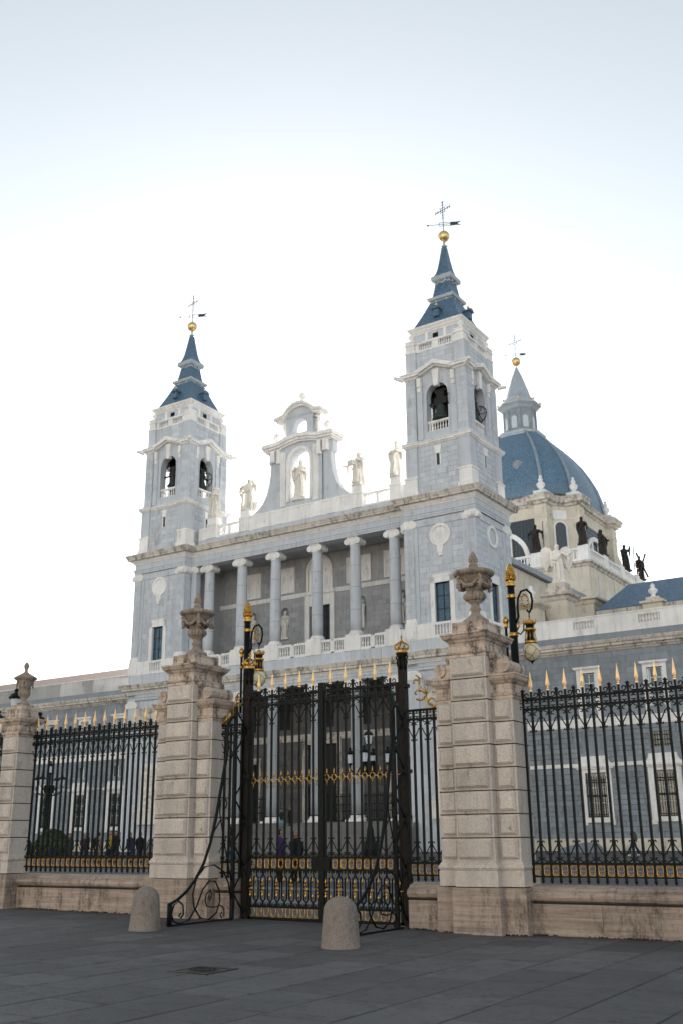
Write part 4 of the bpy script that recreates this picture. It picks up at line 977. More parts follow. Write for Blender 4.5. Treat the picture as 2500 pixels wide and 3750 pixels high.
# ================================================================ palace wings either side of the cathedral
WY = 4.5
def wing(name, label, x0, x1, bays, blank, seed, single):
    w = thing(name, label, 'building', (CX, CY, 0), CA); T = FT(WY); rg = random.Random(seed)
    ops = []
    for i, b in enumerate(bays):
        ops += [(b - .92, b + .92, 3.0, 6.7, False), (b - .68, b + .68, 12.0, 15.25, False)]
        ops += [(b - .8, b + .8, 8.55, 9.9, False)]
    m = MB(); wall(m, x0, x1, .2, 17.1, ops, T, .45, a=.5); m.box(x0, x1, WY + .8, WY + 1.0, .2, 20, a=.3); m.mold([(x0, WY), (x1, WY)], [(-.3, 16.6), (0, 16.6), (0, 17.0)], closed=False); obj('wall', m, 'rustic_stone', w)
    clear = [(b - 1.42, b + 1.42, 2.4, 8.15, 0) for b in bays] + [(b - 1.0, b + 1.0, 8.4, 10.05, 0) for b in bays] + [(x0, x1, 7.2, 7.52, 0)]
    cells = ashlar_cells(x0, x1, 1.35, 10.6, .44, 1.5, clear, seed=seed)
    near = sorted(cells, key=lambda c: abs((c[0] + c[1]) / 2 - (33 if x0 > 0 else -33)) + 2 * (c[3] < 2.0))
    blocks(w, near, T, 'rustic_stone', .07, .022, bev=.02, single=single)
    up = ashlar_cells(x0, x1, 11.35, 17.0, .5, 1.35, [(b - 1.12, b + 1.12, 11.3, 15.9, 0) for b in bays], seed=seed + 1)
    blocks(w, up, T, 'rustic_stone', .03, .018)
    m = MB()
    n = int((x1 - x0) / 2.2)
    for i in range(n): a, b = x0 + (x1 - x0) * i / n, x0 + (x1 - x0) * (i + 1) / n; m.box(a + .01, b - .01, -.22, .1, .2, .82, T=T); m.box(a + .01, b - .01, -.16, .1, .82, 1.12, T=T); m.box(a + .01, b - .01, -.11, .1, 1.12, 1.34, T=T)
    obj('plinth', m, 'cream_stone', w)
    m = MB().box(x0, x1, -.10, .1, 10.62, 11.32, T=T); m.box(x0, x1, -.16, .1, 10.55, 10.72, T=T); obj('stone_band', m, 'white_stone', w)
    m = MB(); edges = [x0] + sum([[b - 1.6, b + 1.6] for b in bays], []) + [x1]
    for a, b in zip(edges[::2], edges[1::2]):
        if b > a: m.box(a, b, -.10, .1, 7.2, 7.52, T=T)
    obj('sill_band', m, 'white_stone', w)
    m = MB()
    n = int((x1 - x0) / 2.5)
    for i in range(n):
        a, b = x0 + (x1 - x0) * i / n, x0 + (x1 - x0) * (i + 1) / n; m.mold([(a + .004, WY), (b - .004, WY)], [(0, 17.0), (.1, 17.0), (.2, 17.16), (.34, 17.2), (.34, 17.34), (.62, 17.38), (.62, 17.58), (.72, 17.64), (.8, 17.86), (.8, 17.93), (-.3, 18.0)], closed=False)
    obj('cornice', m, 'cornice_stone', w)
    m = MB().box(x0, x1, -.02, .6, 17.95, 18.62, T=T); obj('parapet_base', m, 'rustic_stone', w)
    bl = [(b - .95, b + .95) for b in bays]; m = MB(); e = [x0] + sum([list(p) for p in bl], []) + [x1]
    for a, b in zip(e[::2], e[1::2]): m.box(a, b, 0, .45, 18.62, 20.2, T=T)
    for a, b in bl: m.box(a, b, 0, .45, 18.62, 19.2, T=T, a=.5); m.box(a, b, 0, .45, 20.02, 20.2, T=T, a=.6); m.box(a, b, .3, .42, 19.2, 20.02, T=T, a=.5)
    m.box(x0, x1, -.08, .5, 20.2, 20.32, T=T); obj('parapet', m, 'white_stone', w)
    for a, b in bl: balustrade(w, [(a, b)], 18.98, 20.1, FT(WY + .02), r=.1, th=.24, gap=.27)
    for i, b in enumerate(bays):
        # tall ground floor window with white surround, shaped hood and iron grille
        m = MB(); m.box(b - 1.38, b - .92, -.16, .3, 2.75, 7.0, T=T, a=.5); m.box(b + .92, b + 1.38, -.16, .3, 2.75, 7.0, T=T, a=.5); m.box(b - .92, b + .92, -.16, .3, 6.7, 7.0, T=T, a=.5); m.box(b - 1.2, b + 1.2, -.2, .2, 2.62, 3.0, T=T, a=.6); m.box(b - 1.42, b - 1.0, -.14, .2, 2.4, 2.75, T=T); m.box(b + 1.0, b + 1.42, -.14, .2, 2.4, 2.75, T=T)
        m.box(b - 1.75, b + 1.75, -.42, .1, 7.12, 7.32, T=T, a=.4); m.poly([(b - 1.7, 7.32), (b + 1.7, 7.32), (b + 1.35, 7.55), (b + 1.2, 7.85), (b + 1.15, 8.08), (b - 1.15, 8.08), (b - 1.2, 7.85), (b - 1.35, 7.55)], -.3, .1, T=T, a=.6); m.box(b - 1.6, b + 1.6, -.3, .1, 7.0, 7.12, T=T)
        obj('window_surround', m, 'white_stone', w); window(w, b - .92, b + .92, 3.0, 6.7, T, 2, 3, .32, 'clear_glass', 'white_paint', .09)
        gr = MB()
        for q in range(9): u = b - .86 + q * .215; gr.box(u - .02, u + .02, -.08, -.04, 3.05, 6.35 + (.12 if q % 2 else 0), T=T)
        for z in (3.1, 3.25, 4.75, 4.85, 5.9, 6.1): gr.box(b - .9, b + .9, -.085, -.035, z - .03, z + .03, T=T)
        obj('window_grille', gr, 'iron', w)
        if b in blank:
            q = MB().box(b - .8, b + .8, .12, .2, 8.55, 9.9, T=T); q.box(b - .02, b + .02, .1, .2, 8.6, 9.9, T=T); obj('blind_panel', q, 'rustic_stone', w)
        else:
            window(w, b - .8, b + .8, 8.55, 9.9, T, 2, 1, .25, 'clear_glass', 'white_paint', .12)
            if x0 > 0:
                gr = MB()
                for q in range(8): u = b - .7 + q * .2; gr.box(u - .018, u + .018, 0, .03, 8.55, 9.9, T=T)
                for z in (8.8, 9.2, 9.6): gr.box(b - .8, b + .8, -.005, .035, z - .018, z + .018, T=T)
                obj('window_grille', gr, 'iron', w)
        # upper window: white surround, flat hood, open white shutters
        m = MB(); m.box(b - 1.02, b - .68, -.12, .3, 11.3, 15.55, T=T, a=.5); m.box(b + .68, b + 1.02, -.12, .3, 11.3, 15.55, T=T, a=.5); m.box(b - .68, b + .68, -.12, .3, 15.25, 15.6, T=T, a=.6); m.box(b - 1.22, b + 1.22, -.36, .1, 15.62, 15.78, T=T, a=.4); m.box(b - 1.12, b + 1.12, -.25, .1, 15.55, 15.63, T=T)
        obj('window_surround', m, 'white_stone', w); window(w, b - .5, b + .5, 12.0, 15.2, T, 2, 4, .34, 'clear_glass', 'white_paint', .07)
        for s_ in (-1, 1): obj('shutter', MB().box(b + s_ * .6 - .07, b + s_ * .6 + .07, .05, .36, 12.0, 15.2, T=T), 'white_paint', w)
    return w
wl = wing('palace_wing', 'left grey palace wing with white framed windows behind the left railing', -75, -21.9, [-27.5 - 5.85 * i for i in range(8)], (), 5, 280)
wr = wing('palace_wing', 'right grey palace wing with grilled windows behind the right railing', 22.0, 62, [29.92 + 5.93 * i for i in range(5)], (29.92,), 6, 280)
m = MB().add([(-75, WY + .3, 20.1), (-25.2, WY + .3, 20.1), (-27.2, WY + 5, 22.2), (-75, WY + 5, 22.2)], [(0, 1, 2, 3)]); m.add([(-25.2, WY + .3, 20.1), (-25.2, WY + 9.7, 20.1), (-27.2, WY + 5, 22.2)], [(0, 1, 2)]); m.add([(-75, WY + 9.7, 20.1), (-25.2, WY + 9.7, 20.1), (-27.2, WY + 5, 22.2), (-75, WY + 5, 22.2)], [(3, 2, 1, 0)])
obj('tile_roof', m, 'tile', wl)
obj('wing_back', MB().box(-75, -21.8, WY + 1.2, WY + 11, .2, 19.6), 'rustic_stone', wl)
obj('wing_back', MB().box(22, 62, WY + 1.2, WY + 14, .2, 19.4), 'rustic_stone', wr)
# slate roofed block beyond the right wing, with urn pedestal, and the angel's pedestal
tr = thing('chapter_house', 'low cream building with blue slate roof right of the dome podium', 'building', (CX, CY, 0), CA)
m = MB().box(19.5, 60, 41, 62, 8, 28.0); obj('wall', m, 'cream_stone', tr)
m = MB().mold([(19.5, 41), (60, 41), (60, 62), (19.5, 62)], [(0, 27.4), (.2, 27.5), (.3, 28.0), (.7, 28.1), (.7, 28.5), (-.3, 28.8)]); obj('cornice', m, 'cornice_stone', tr)
m = MB().add([(18.6, 40.8, 28.7), (60, 40.8, 28.7), (60, 47, 33.0), (21.2, 47, 33.0)], [(0, 1, 2, 3)]); m.add([(18.6, 40.8, 28.7), (21.2, 47, 33.0), (21.2, 55, 33.0), (18.6, 62, 28.7)], [(0, 1, 2, 3)]); m.add([(18.6, 62, 28.7), (60, 62, 28.7), (60, 47, 33.0), (21.2, 47, 33.0)], [(3, 2, 1, 0)]); obj('slate_roof', m, 'slate', tr)
m = MB().box(24.9, 27.3, 39.8, 41.6, 27.3, 28.6); m.box(24.6, 27.6, 39.5, 41.9, 28.6, 28.9); m.box(25.3, 26.9, 40, 41.4, 28.9, 29.4); obj('pedestal', m, 'cream_stone', tr)
obj('urn', MB().lathe([(.5, 29.4), (.3, 29.6), (.2, 29.75), (.55, 30.1), (.6, 30.35), (.3, 30.6), (.22, 30.75), (.32, 30.9), (.06, 31.2)], 26.1, 40.7, 14), 'white_stone', tr, True)
pt = thing('stone_pedestal', 'cream stone pedestal carrying the white angel', 'pedestal', LW(18.9, 28.0), CA)
m = MB().box(-1.3, 1.3, -1.3, 1.3, 8, 27.8); m.box(-1.05, 1.05, -1.38, -1.2, 20, 27.2); obj('shaft', m, 'cream_stone', pt)
m = MB().mold([(-1.3, -1.3), (1.3, -1.3), (1.3, 1.3), (-1.3, 1.3)], [(0, 27.3), (.15, 27.5), (.25, 27.8), (.55, 27.95), (.6, 28.25), (-.4, 28.5)]); m.box(-1.15, 1.15, -1.15, 1.15, 28.4, 29.0); m.box(-1.0, 1.0, -1.0, 1.0, 29.0, 29.6); obj('cap', m, 'cornice_stone', pt)
p2 = thing('stone_pedestal', 'smaller cream pedestal with a pale urn behind the right lamp', 'pedestal', LW(17.2, 23.5), CA)
m = MB().box(-1.1, 1.1, -1.1, 1.1, 8, 26.2); m.mold([(-1.1, -1.1), (1.1, -1.1), (1.1, 1.1), (-1.1, 1.1)], [(0, 25.8), (.2, 26.0), (.5, 26.3), (.55, 26.6), (-.4, 26.9)]); obj('shaft', m, 'cream_stone', p2)
obj('urn', MB().lathe([(.45, 26.8), (.45, 27.1), (.2, 27.2), (.5, 27.7), (.52, 27.95), (.25, 28.2), (.3, 28.45), (.05, 28.8)], 0, 0, 14), 'white_stone', p2, True)

# ================================================================ statues
def fuse(o, vox, it=1):
    r = o.modifiers.new('remesh', 'REMESH'); r.mode = 'VOXEL'; r.voxel_size = vox; r.use_smooth_shade = True
    s_ = o.modifiers.new('smooth', 'SMOOTH'); s_.iterations = it; s_.factor = .35
def figure(h, seed, arms=((.5, .2), (-.45, .15)), lean=0.0, robe=1.0, folds=9, hood=False, extra=None, crown=False):
    """draped standing figure, feet at z=0, facing -y. arms: for each side (dx, dz) of the hand from the chest as fractions of h"""
    rg = random.Random(seed); m = MB(); L = lambda z: lean * (z / h - .3) * h * .12
    rings = [(0, .155, .135, 0, 0, .10), (.06, .15, .13, 0, 0, .12), (.25, .125, .11, .01, 0, .12), (.42, .118, .105, 0, .005, .10), (.55, .11, .09, -.005, 0, .07), (.64, .115, .085, 0, 0, .04), (.74, .13, .085, 0, 0, .03), (.81, .12, .075, 0, 0, .0), (.845, .06, .055, 0, 0, 0), (.87, .042, .045, 0, -.004, 0)]
    m.loft([(z * h, rx * h * robe if z < .6 else rx * h, ry * h * robe if z < .6 else ry * h, cx * h + L(z * h), cy * h, fa) for z, rx, ry, cx, cy, fa in rings], 30, folds)
    hx = L(.93 * h) + .01 * h
    m.loft([(.865 * h, .035 * h, .04 * h, hx, -.008 * h, 0), (.89 * h, .048 * h, .055 * h, hx, -.012 * h, 0), (.93 * h, .054 * h, .064 * h, hx, -.01 * h, 0), (.965 * h, .052 * h, .06 * h, hx, -.004 * h, 0), (.99 * h, .036 * h, .04 * h, hx, 0, 0), (h, .01 * h, .012 * h, hx, 0, 0)], 12)
    m.tube([(hx, -.062 * h, .925 * h), (hx, -.085 * h, .905 * h)], [.012 * h, .016 * h], 5)
    if hood: m.loft([(.80 * h, .12 * h, .085 * h, L(.8 * h), .012 * h, .05), (.88 * h, .075 * h, .07 * h, hx, .02 * h, 0), (.95 * h, .07 * h, .07 * h, hx, .015 * h, 0), (1.01 * h, .03 * h, .03 * h, hx, .02 * h, 0)], 12, 5)
    if crown: m.lathe([(.05 * h, .98 * h), (.07 * h, 1.04 * h), (.04 * h, 1.05 * h)], hx, 0, 10)
    for s_, (dx, dz) in zip((1, -1), arms):
        sh = Vector((L(.8 * h) + s_ * .115 * h, 0, .79 * h)); hd = Vector((L(.7 * h) + dx * h * .5, -.14 * h, .70 * h + dz * h)); el = (sh + hd) / 2 + Vector((s_ * .05 * h, .02 * h, -.07 * h))
        m.tube([sh, sh.lerp(el, .5), el, el.lerp(hd, .6), hd], [.05 * h, .048 * h, .046 * h, .034 * h, .022 * h], 8); m.sphere(hd, .03 * h, 8, 5)
        m.tube([el, el + Vector((s_ * .01 * h, 0, -.1 * h)), el + Vector((0, .01, -.22 * h))], [.04 * h, .035 * h, .015 * h], 6)   # hanging sleeve
    for q in range(5):
        a = rg.uniform(-2.6, -.5); r = .118 * h; pts = [(r * cos(a) * 1.05, r * sin(a), .62 * h), (r * cos(a + .25) * 1.15, r * sin(a + .25) * 1.1, .38 * h), (r * cos(a + .1) * 1.3, r * sin(a + .1) * 1.2, .06 * h)]; m.tube(pts, [.012 * h, .022 * h, .026 * h], 5)
    pts = [(.1 * h, -.07 * h, .76 * h), (0, -.11 * h, .62 * h), (-.1 * h, -.09 * h, .5 * h), (-.13 * h, .0, .42 * h)]; m.tube(pts, [.02 * h, .03 * h, .03 * h, .02 * h], 6)
    if extra: extra(m, h, hx)
    return m
def statue(name, label, mat, x, y, z, h, rz, seed, group, vox=.042, base=True, fat=1.0, **kw):
    m = figure(h, seed, **kw); m.v = [(p[0] * fat, p[1] * fat, p[2]) for p in m.v]; t = thing(name, label, 'statue', LW(x, y, z), CA + rz, group)
    o = obj('figure', m, mat, t, True); fuse(o, vox)
    if base: obj('plinth', MB().box(-.17 * h, .17 * h, -.15 * h, .15 * h, -.04, .05 * h), mat, t)
    return t
def staff(m, h, hx): m.tube([(.28 * h, -.13 * h, .02 * h), (.30 * h, -.15 * h, 1.05 * h)], .016 * h, 5)
def book(m, h, hx): m.box(-.16 * h, .0, -.2 * h, -.13 * h, .6 * h, .74 * h)
def xcross(m, h, hx):
    m.tube([(-.22 * h, -.2 * h, .05 * h), (.2 * h, -.18 * h, 1.05 * h)], .04 * h, 5); m.tube([(.22 * h, -.2 * h, .1 * h), (-.18 * h, -.16 * h, 1.08 * h)], .04 * h, 5)
def wings(m, h, hx):
    for s_ in (-1, 1):
        out = [(s_ * .05, .8), (s_ * .14, .93), (s_ * .26, .97), (s_ * .36, .9), (s_ * .40, .72), (s_ * .36, .5), (s_ * .27, .34), (s_ * .22, .42), (s_ * .16, .55), (s_ * .08, .62)]
        m.poly([(a * h, b * h) for a, b in out], .09 * h, .15 * h)
def halo(m, h, hx):
    m.tube([(hx + .12 * h * cos(2 * pi * i / 16), .03 * h, .96 * h + .12 * h * sin(2 * pi * i / 16)) for i in range(16)], .012 * h, 5, closed=True)
sg_ = 'white stone statues along the portico roof'
statue('roof_statue', 'hooded white statue on the parapet beside the left bell tower', 'marble', PX[0], GY + .15, 36.75, 3.85, 0, 1, sg_, fat=1.3, hood=True, arms=((.1, .02), (-.1, .05)))
def stump(m, h, hx): m.tube([(.16 * h, .05 * h, 0), (.17 * h, .05 * h, .3 * h)], [.09 * h, .06 * h], 8)
statue('roof_statue', 'white statue in a short tunic left of the gable', 'marble', PX[1], GY + .15, 36.75, 3.8, .4, 2, sg_, fat=1.3, arms=((.25, .16), (-.25, .0)), lean=.5, robe=.72, extra=stump)
statue('roof_statue', 'white statue holding out its right arm, right of the gable', 'marble', PX[2], GY + .15, 36.75, 3.8, -.2, 3, sg_, fat=1.3, arms=((.15, .03), (-.62, -.06)), extra=book)
statue('roof_statue', 'crowned white statue on the parapet beside the right bell tower', 'marble', PX[3], GY + .15, 36.75, 3.75, 0, 4, sg_, fat=1.4, arms=((.14, .02), (-.1, .04)), crown=True, robe=1.05)
statue('gable_statue', 'white haloed statue standing in the arched opening of the gable', 'marble', AX - .15, GY + .35, 36.6, 4.8, .2, 5, None, fat=1.1, arms=((.16, .0), (-.12, .06)), extra=halo, robe=1.05)
nl = ['pale statue in the leftmost loggia niche', 'pale robed statue in the loggia niche left of the arched relief', 'pale statue in the loggia niche right of the arched relief', 'pale statue in the rightmost loggia niche beside the right tower']
for i, x in enumerate(NIC): statue('niche_statue', nl[i], 'marble', x, BW_ + .12, 22.4, 3.2, (0, .2, -.3, .3)[i], 20 + i, 'statues in the loggia niches', arms=((.1, .02 + .03 * i), (-.1, .06 - .02 * i)))
bg_ = 'dark bronze statues on the dome podium'
statue('bronze_statue', 'dark bronze statue with cloak and staff before the lunette window of the dome', 'bronze', 7.25, DY - ph + .4, 40.3, 4.3, .2, 31, bg_, arms=((.55, .0), (-.45, -.05)), robe=1.1, extra=staff)
statue('bronze_statue', 'dark bronze statue on the corner pedestal of the dome podium', 'bronze', 14.2, DY - ph + .5, 40.3, 4.3, .3, 32, bg_, arms=((.2, .05), (-.12, .03)))
statue('bronze_statue', 'dark bronze statue next right of the podium corner', 'bronze', DX + ph - .5, DY - 7.2, 40.3, 4.1, 1.2, 33, bg_, arms=((.5, -.1), (-.12, .0)), hood=True)
statue('bronze_statue', 'dark bronze statue raising a lance against the sky', 'bronze', DX + ph - .5, DY + 3.2, 40.2, 4.3, .9, 34, bg_, arms=((.3, .2), (-.1, .0)), robe=.8, extra=staff)
statue('bronze_statue', 'brown bronze statue carrying a diagonal cross, rightmost against the sky', 'bronze', DX + ph - .5, DY + 10.4, 40.2, 4.1, .8, 35, bg_, arms=((.2, .0), (-.2, .05)), extra=xcross)
statue('angel_statue', 'white winged angel statue holding out one arm, in front of the dome podium', 'marble', 18.9, 28.0, 29.6, 4.85, .5, 40, None, vox=.045, arms=((.62, .04), (-.12, -.12)), extra=wings)
# ---------------------------------------------------------------- bells
def bell(label, x, y, z, r, rz=0):
    t = thing('church_bell', label, 'bell', LW(x, y, z), CA + rz, 'church bells in the belfries')
    obj('bell_body', MB().lathe([(r, 0), (r * 1.0, .06), (r * .82, .3 * r), (r * .62, .8 * r), (r * .52, 1.3 * r), (r * .46, 1.6 * r), (r * .25, 1.78 * r), (.05, 1.82 * r)], 0, 0, 24), 'bell_bronze', t, True)
    m = MB(); m.box(-r * .75, r * .75, -.2, .2, 1.75 * r, 2.5 * r); m.box(-r * .45, r * .45, -.17, .17, 2.5 * r, 3.2 * r); m.box(-r * .65, r * .65, -.15, .15, 3.2 * r, 3.5 * r); m.box(-1.4, 1.4, -.08, .08, 1.85 * r, 2.05 * r); obj('bell_yoke', m, 'dark_wood', t)
    m = MB(); m.tube([(r * 1.25, .9 * cos(2 * pi * i / 14), 1.9 * r + .9 * sin(2 * pi * i / 14)) for i in range(14)], .05, 5, closed=True)
    for k in range(3): m.tube([(r * 1.25, .9 * cos(pi * k / 3), 1.9 * r + .9 * sin(pi * k / 3)), (r * 1.25, -.9 * cos(pi * k / 3), 1.9 * r - .9 * sin(pi * k / 3))], .035, 4)
    obj('bell_wheel', m, 'iron', t)
bell('large green bronze bell in the front arch of the right tower', 18.2, 1.35, 41.3, .95)
bell('bell with wheel in the side arch of the right tower', 20.6, 4.0, 41.2, .7, PI / 2)
bell('bell in the front arch of the left tower', -17.7, 1.35, 41.4, .72)
bell('bell in the side arch of the left tower', -15.5, 3.9, 41.4, .72, PI / 2)
# ================================================================ gate pillars
def gate_pillar(xc, label, small=False):
    zg = gz(xc, 17.8); t = thing('gate_pillar', label, 'pillar', (xc, 18.05, zg), 0, 'stone gate pillars'); dz = -.02
    def slab(m, hx, yf, yb, z0, z1, a=None): m.box(-hx, hx, yf - 18.05, yb - 18.05, z0, z1, a)
    if small: W, MF, main, WF = .28, 17.62, .28, 17.62
    else: W, MF, main, WF = .79, 17.55, .375, 17.75
    BK = 18.22 if small else 18.40; MB_ = 18.56
    # travertine plinth
    m = MB(); slab(m, W + .08, WF - .1, BK + .1, -.15, .78 + dz, .5)
    if not small: slab(m, main + .09, MF - .1, MB_ + .1, -.15, .785 + dz, .6)
    obj('plinth', m, 'travertine', t)
    # base mouldings
    m = MB(); q = lambda hx, yf, yb: [(-hx, yf - 18.05), (hx, yf - 18.05), (hx, yb - 18.05), (-hx, yb - 18.05)]
    base = [(.045, .78), (.045, 1.03), (.03, 1.045), (.05, 1.07), (.065, 1.10), (.05, 1.135), (.03, 1.15), (.025, 1.175), (0, 1.2)]
    m.mold(q(W, WF, BK), base, a=.4)
    if not small: m.mold(q(main, MF, MB_), base, a=.5)
    obj('base_moulding', m, 'granite', t)
    # granite shaft core and raised blocks
    top = 4.08 if not small else 4.03; core = MB(); slab(core, W, WF, BK, 1.1, top, .5)
    if not small: slab(core, main, MF, MB_, 1.1, 4.9, .5)
    obj('shaft_core', core, 'granite', t)
    n = 7; h = (top - 1.2) / n
    gap = .045
    for i in range(n if small else 9):
        za, zb = 1.2 + i * h, 1.2 + (i + 1) * h
        def blk(u0, u1, d0, T):
            b = MB(); b.bevbox(u0, u1, -.075, .02, za + gap * 1.1, zb - gap * .6, .04, T=T); obj('stone_block', b, 'granite', t)
        Tm = lambda u, d, z: (u, MF - 18.05 + d, z)
        blk(-main + gap, main - gap, 0, Tm)
        if not small and i < 7:
            Tw = lambda u, d, z: (u, WF - 18.05 + d, z)
            for s_ in (-1, 1): blk(min(s_ * (main + .045), s_ * (W - .05)), max(s_ * (main + .045), s_ * (W - .05)), 0, Tw)
    # horizontal joints
    m = MB()
    for i in range(1, n if small else 9):
        z = 1.2 + i * h
        if i < 7: m.mold(q(W + .001, WF - .001, BK + .001), [(0, z - .011), (.002, z - .009), (.002, z + .009), (0, z + .011)])
        if not small: m.mold(q(main + .001, MF - .001, MB_ + .001), [(0, z - .011), (.002, z - .009), (.002, z + .009), (0, z + .011)])
    obj('joint', m, 'dark_wood', t)
    cap = lambda z: [(0, z), (.02, z), (.02, z + .05), (.045, z + .07), (.045, z + .1), (.0, z + .13), (.0, z + .28), (.03, z + .3), (.05, z + .33), (.09, z + .36), (.11, z + .40), (.11, z + .425), (.13, z + .43), (.13, z + .465), (-.2, z + .49)]
    m = MB(); m.mold(q(W, WF, BK), cap(top - .0), a=.5); obj('capital', m, 'pillar_cap', t)
    if not small:
        m = MB(); m.mold(q(main, MF, MB_), cap(4.9), a=.6); obj('capital', m, 'pillar_cap', t)
        # scroll consoles on the shoulders
        for s_ in (-1, 1):
            m = MB(); k = 18
            def cyl(cx, cz, r, y0, y1):
                vs = []
                for y in (y0, y1): vs += [(s_ * cx + r * cos(2 * pi * i / k), y - 18.05, cz + r * sin(2 * pi * i / k)) for i in range(k)]
                m.add(vs, [tuple(range(k)), tuple(reversed(range(k, 2 * k)))] + [(i, (i + 1) % k, (i + 1) % k + k, i + k) for i in range(k)])
            cyl(.66, 4.70, .125, 17.68, 18.48); cyl(.46, 4.90, .08, 17.7, 18.46)
            m.poly([(s_ * .36, 4.56), (s_ * .62, 4.56), (s_ * .62, 4.8), (s_ * .5, 4.86), (s_ * .36, 4.95)], 17.72 - 18.05, 18.44 - 18.05)
            for (cx, cz, r) in ((.66, 4.70, .10), (.46, 4.90, .06)):
                pts = [(s_ * cx + rr * cos(a_), 17.68 - 18.05 - .004, cz + rr * sin(a_)) for a_, rr in ((j * .5, r * (1 - j / 34)) for j in range(30))]; m.tube(pts, .012, 5)
            obj('scroll_console', m, 'pillar_cap', t, False)
        m = MB().box(-.33, .33, -.42, .42, 5.36, 5.6); obj('urn_block', m, 'pillar_cap', t)
        z0 = 5.6; urn = MB().lathe([(.25, z0), (.27, z0 + .04), (.26, z0 + .09), (.17, z0 + .15), (.1, z0 + .21), (.085, z0 + .27), (.12, z0 + .30), (.11, z0 + .33), (.085, z0 + .36), (.09, z0 + .42), (.14, z0 + .45), (.15, z0 + .47)], 0, 0, 28); u = obj('urn', urn, 'urn_stone', t, True); u.scale = (.96, .96, 1)
        g_ = MB().lathe([(.13, z0 + .46), (.2, z0 + .49), (.245, z0 + .55), (.24, z0 + .6), (.19, z0 + .65), (.17, z0 + .67)], 0, 0, 96, 16, .14); obj('urn_gadroons', g_, 'urn_stone', u, True)
        b = MB().lathe([(.16, z0 + .66), (.18, z0 + .72), (.2, z0 + .8), (.26, z0 + .9), (.33, z0 + .97), (.36, z0 + .985)], 0, 0, 32); obj('urn_bowl', b, 'urn_stone', u, True)
        r_ = MB().lathe([(.34, z0 + .965), (.42, z0 + 1.0), (.435, z0 + 1.04), (.42, z0 + 1.075), (.36, z0 + 1.09)], 0, 0, 120, 30, .06); r_.lathe([(.37, z0 + 1.085), (.2, z0 + 1.13), (.1, z0 + 1.17), (.075, z0 + 1.2)], 0, 0, 24); obj('urn_rim', r_, 'urn_stone', u, True)
        f = MB().lathe([(.09, z0 + 1.19), (.1, z0 + 1.22), (.07, z0 + 1.25), (.075, z0 + 1.29)], 0, 0, 16)
        for ring in range(5):
            rr = (.105, .1, .085, .06, .03)[ring]; zz = z0 + 1.28 + ring * .045
            for i in range(8): a_ = 2 * pi * (i + .5 * (ring % 2)) / 8; f.add([(rr * .5 * cos(a_ - .4), rr * .5 * sin(a_ - .4), zz - .02), (rr * .5 * cos(a_ + .4), rr * .5 * sin(a_ + .4), zz - .02), (rr * 1.1 * cos(a_), rr * 1.1 * sin(a_), zz + .01), (rr * .55 * cos(a_), rr * .55 * sin(a_), zz + .06)], [(0, 1, 2), (0, 2, 3), (1, 3, 2)])
        f.lathe([(.08, z0 + 1.28), (.085, z0 + 1.36), (.05, z0 + 1.46), (.01, z0 + 1.5)], 0, 0, 10); obj('urn_finial', f, 'urn_stone', u)
        rg = random.Random(int(xc * 10)); gl = MB()
        for i in range(4):
            a0 = PI / 4 + i * PI / 2; a1 = a0 + PI / 2
            pts = []
            for j in range(13):
                s_ = j / 12; a_ = a0 + (a1 - a0) * s_; sag = 1 - (2 * s_ - 1) ** 2; pts.append(((.3 - .02 * sag) * cos(a_), (.3 - .02 * sag) * sin(a_), z0 + .92 - .17 * sag))
            gl.tube(pts, [.02 + .026 * (1 - (2 * j / 12 - 1) ** 2) for j in range(13)], 7)
            for j in range(14):
                p = pts[rg.randint(1, 11)]; gl.sphere((p[0] * 1.1 + rg.uniform(-.02, .02), p[1] * 1.1 + rg.uniform(-.02, .02), p[2] + rg.uniform(-.03, .02)), rg.uniform(.015, .03), 6, 4)
            d = Vector((cos(a0), sin(a0))); gl.tube([(d.x * rr, d.y * rr, z0 + zz) for rr, zz in ((.2, .8), (.33, .84), (.37, .92), (.33, .97), (.28, .93), (.31, .88))], [.03, .035, .035, .032, .03, .02], 7)
            gl.tube([(d.x * .34, d.y * .34, z0 + .88), (d.x * .34, d.y * .34, z0 + .78), (d.x * .32, d.y * .32, z0 + .68)], [.03, .05, .03], 7)
            for j in range(8): gl.sphere((d.x * .35 + rg.uniform(-.04, .04), d.y * .35 + rg.uniform(-.04, .04), z0 + rg.uniform(.68, .85)), .024, 6, 4)
        obj('urn_garland', gl, 'urn_stone', u, True)
    else:
        m = MB().box(-.27, .27, -.42, .15, 4.5, 4.72); m.box(-.2, .2, -.33, .07, 4.72, 4.84); obj('urn_block', m, 'pillar_cap', t)
        z0 = 4.84; u = obj('urn', MB().lathe([(.22, z0), (.23, z0 + .05), (.12, z0 + .1), (.08, z0 + .15), (.13, z0 + .2), (.14, z0 + .22)], 0, 0, 24), 'urn_stone', t, True); u.scale = (.72, .72, 1); u.location = (0, -.13, 0)
        obj('urn_gadroons', MB().lathe([(.13, z0 + .21), (.2, z0 + .26), (.225, z0 + .33), (.21, z0 + .4)], 0, 0, 96, 16, .13), 'urn_stone', u, True)
        obj('urn_bowl', MB().lathe([(.2, z0 + .38), (.22, z0 + .5), (.26, z0 + .6), (.33, z0 + .65), (.4, z0 + .68), (.41, z0 + .71), (.3, z0 + .76), (.16, z0 + .82), (.07, z0 + .86), (.05, z0 + .92), (.08, z0 + .96), (.1, z0 + 1.02), (.07, z0 + 1.08), (.01, z0 + 1.13)], 0, 0, 28), 'urn_stone', u, True)
        gl = MB()
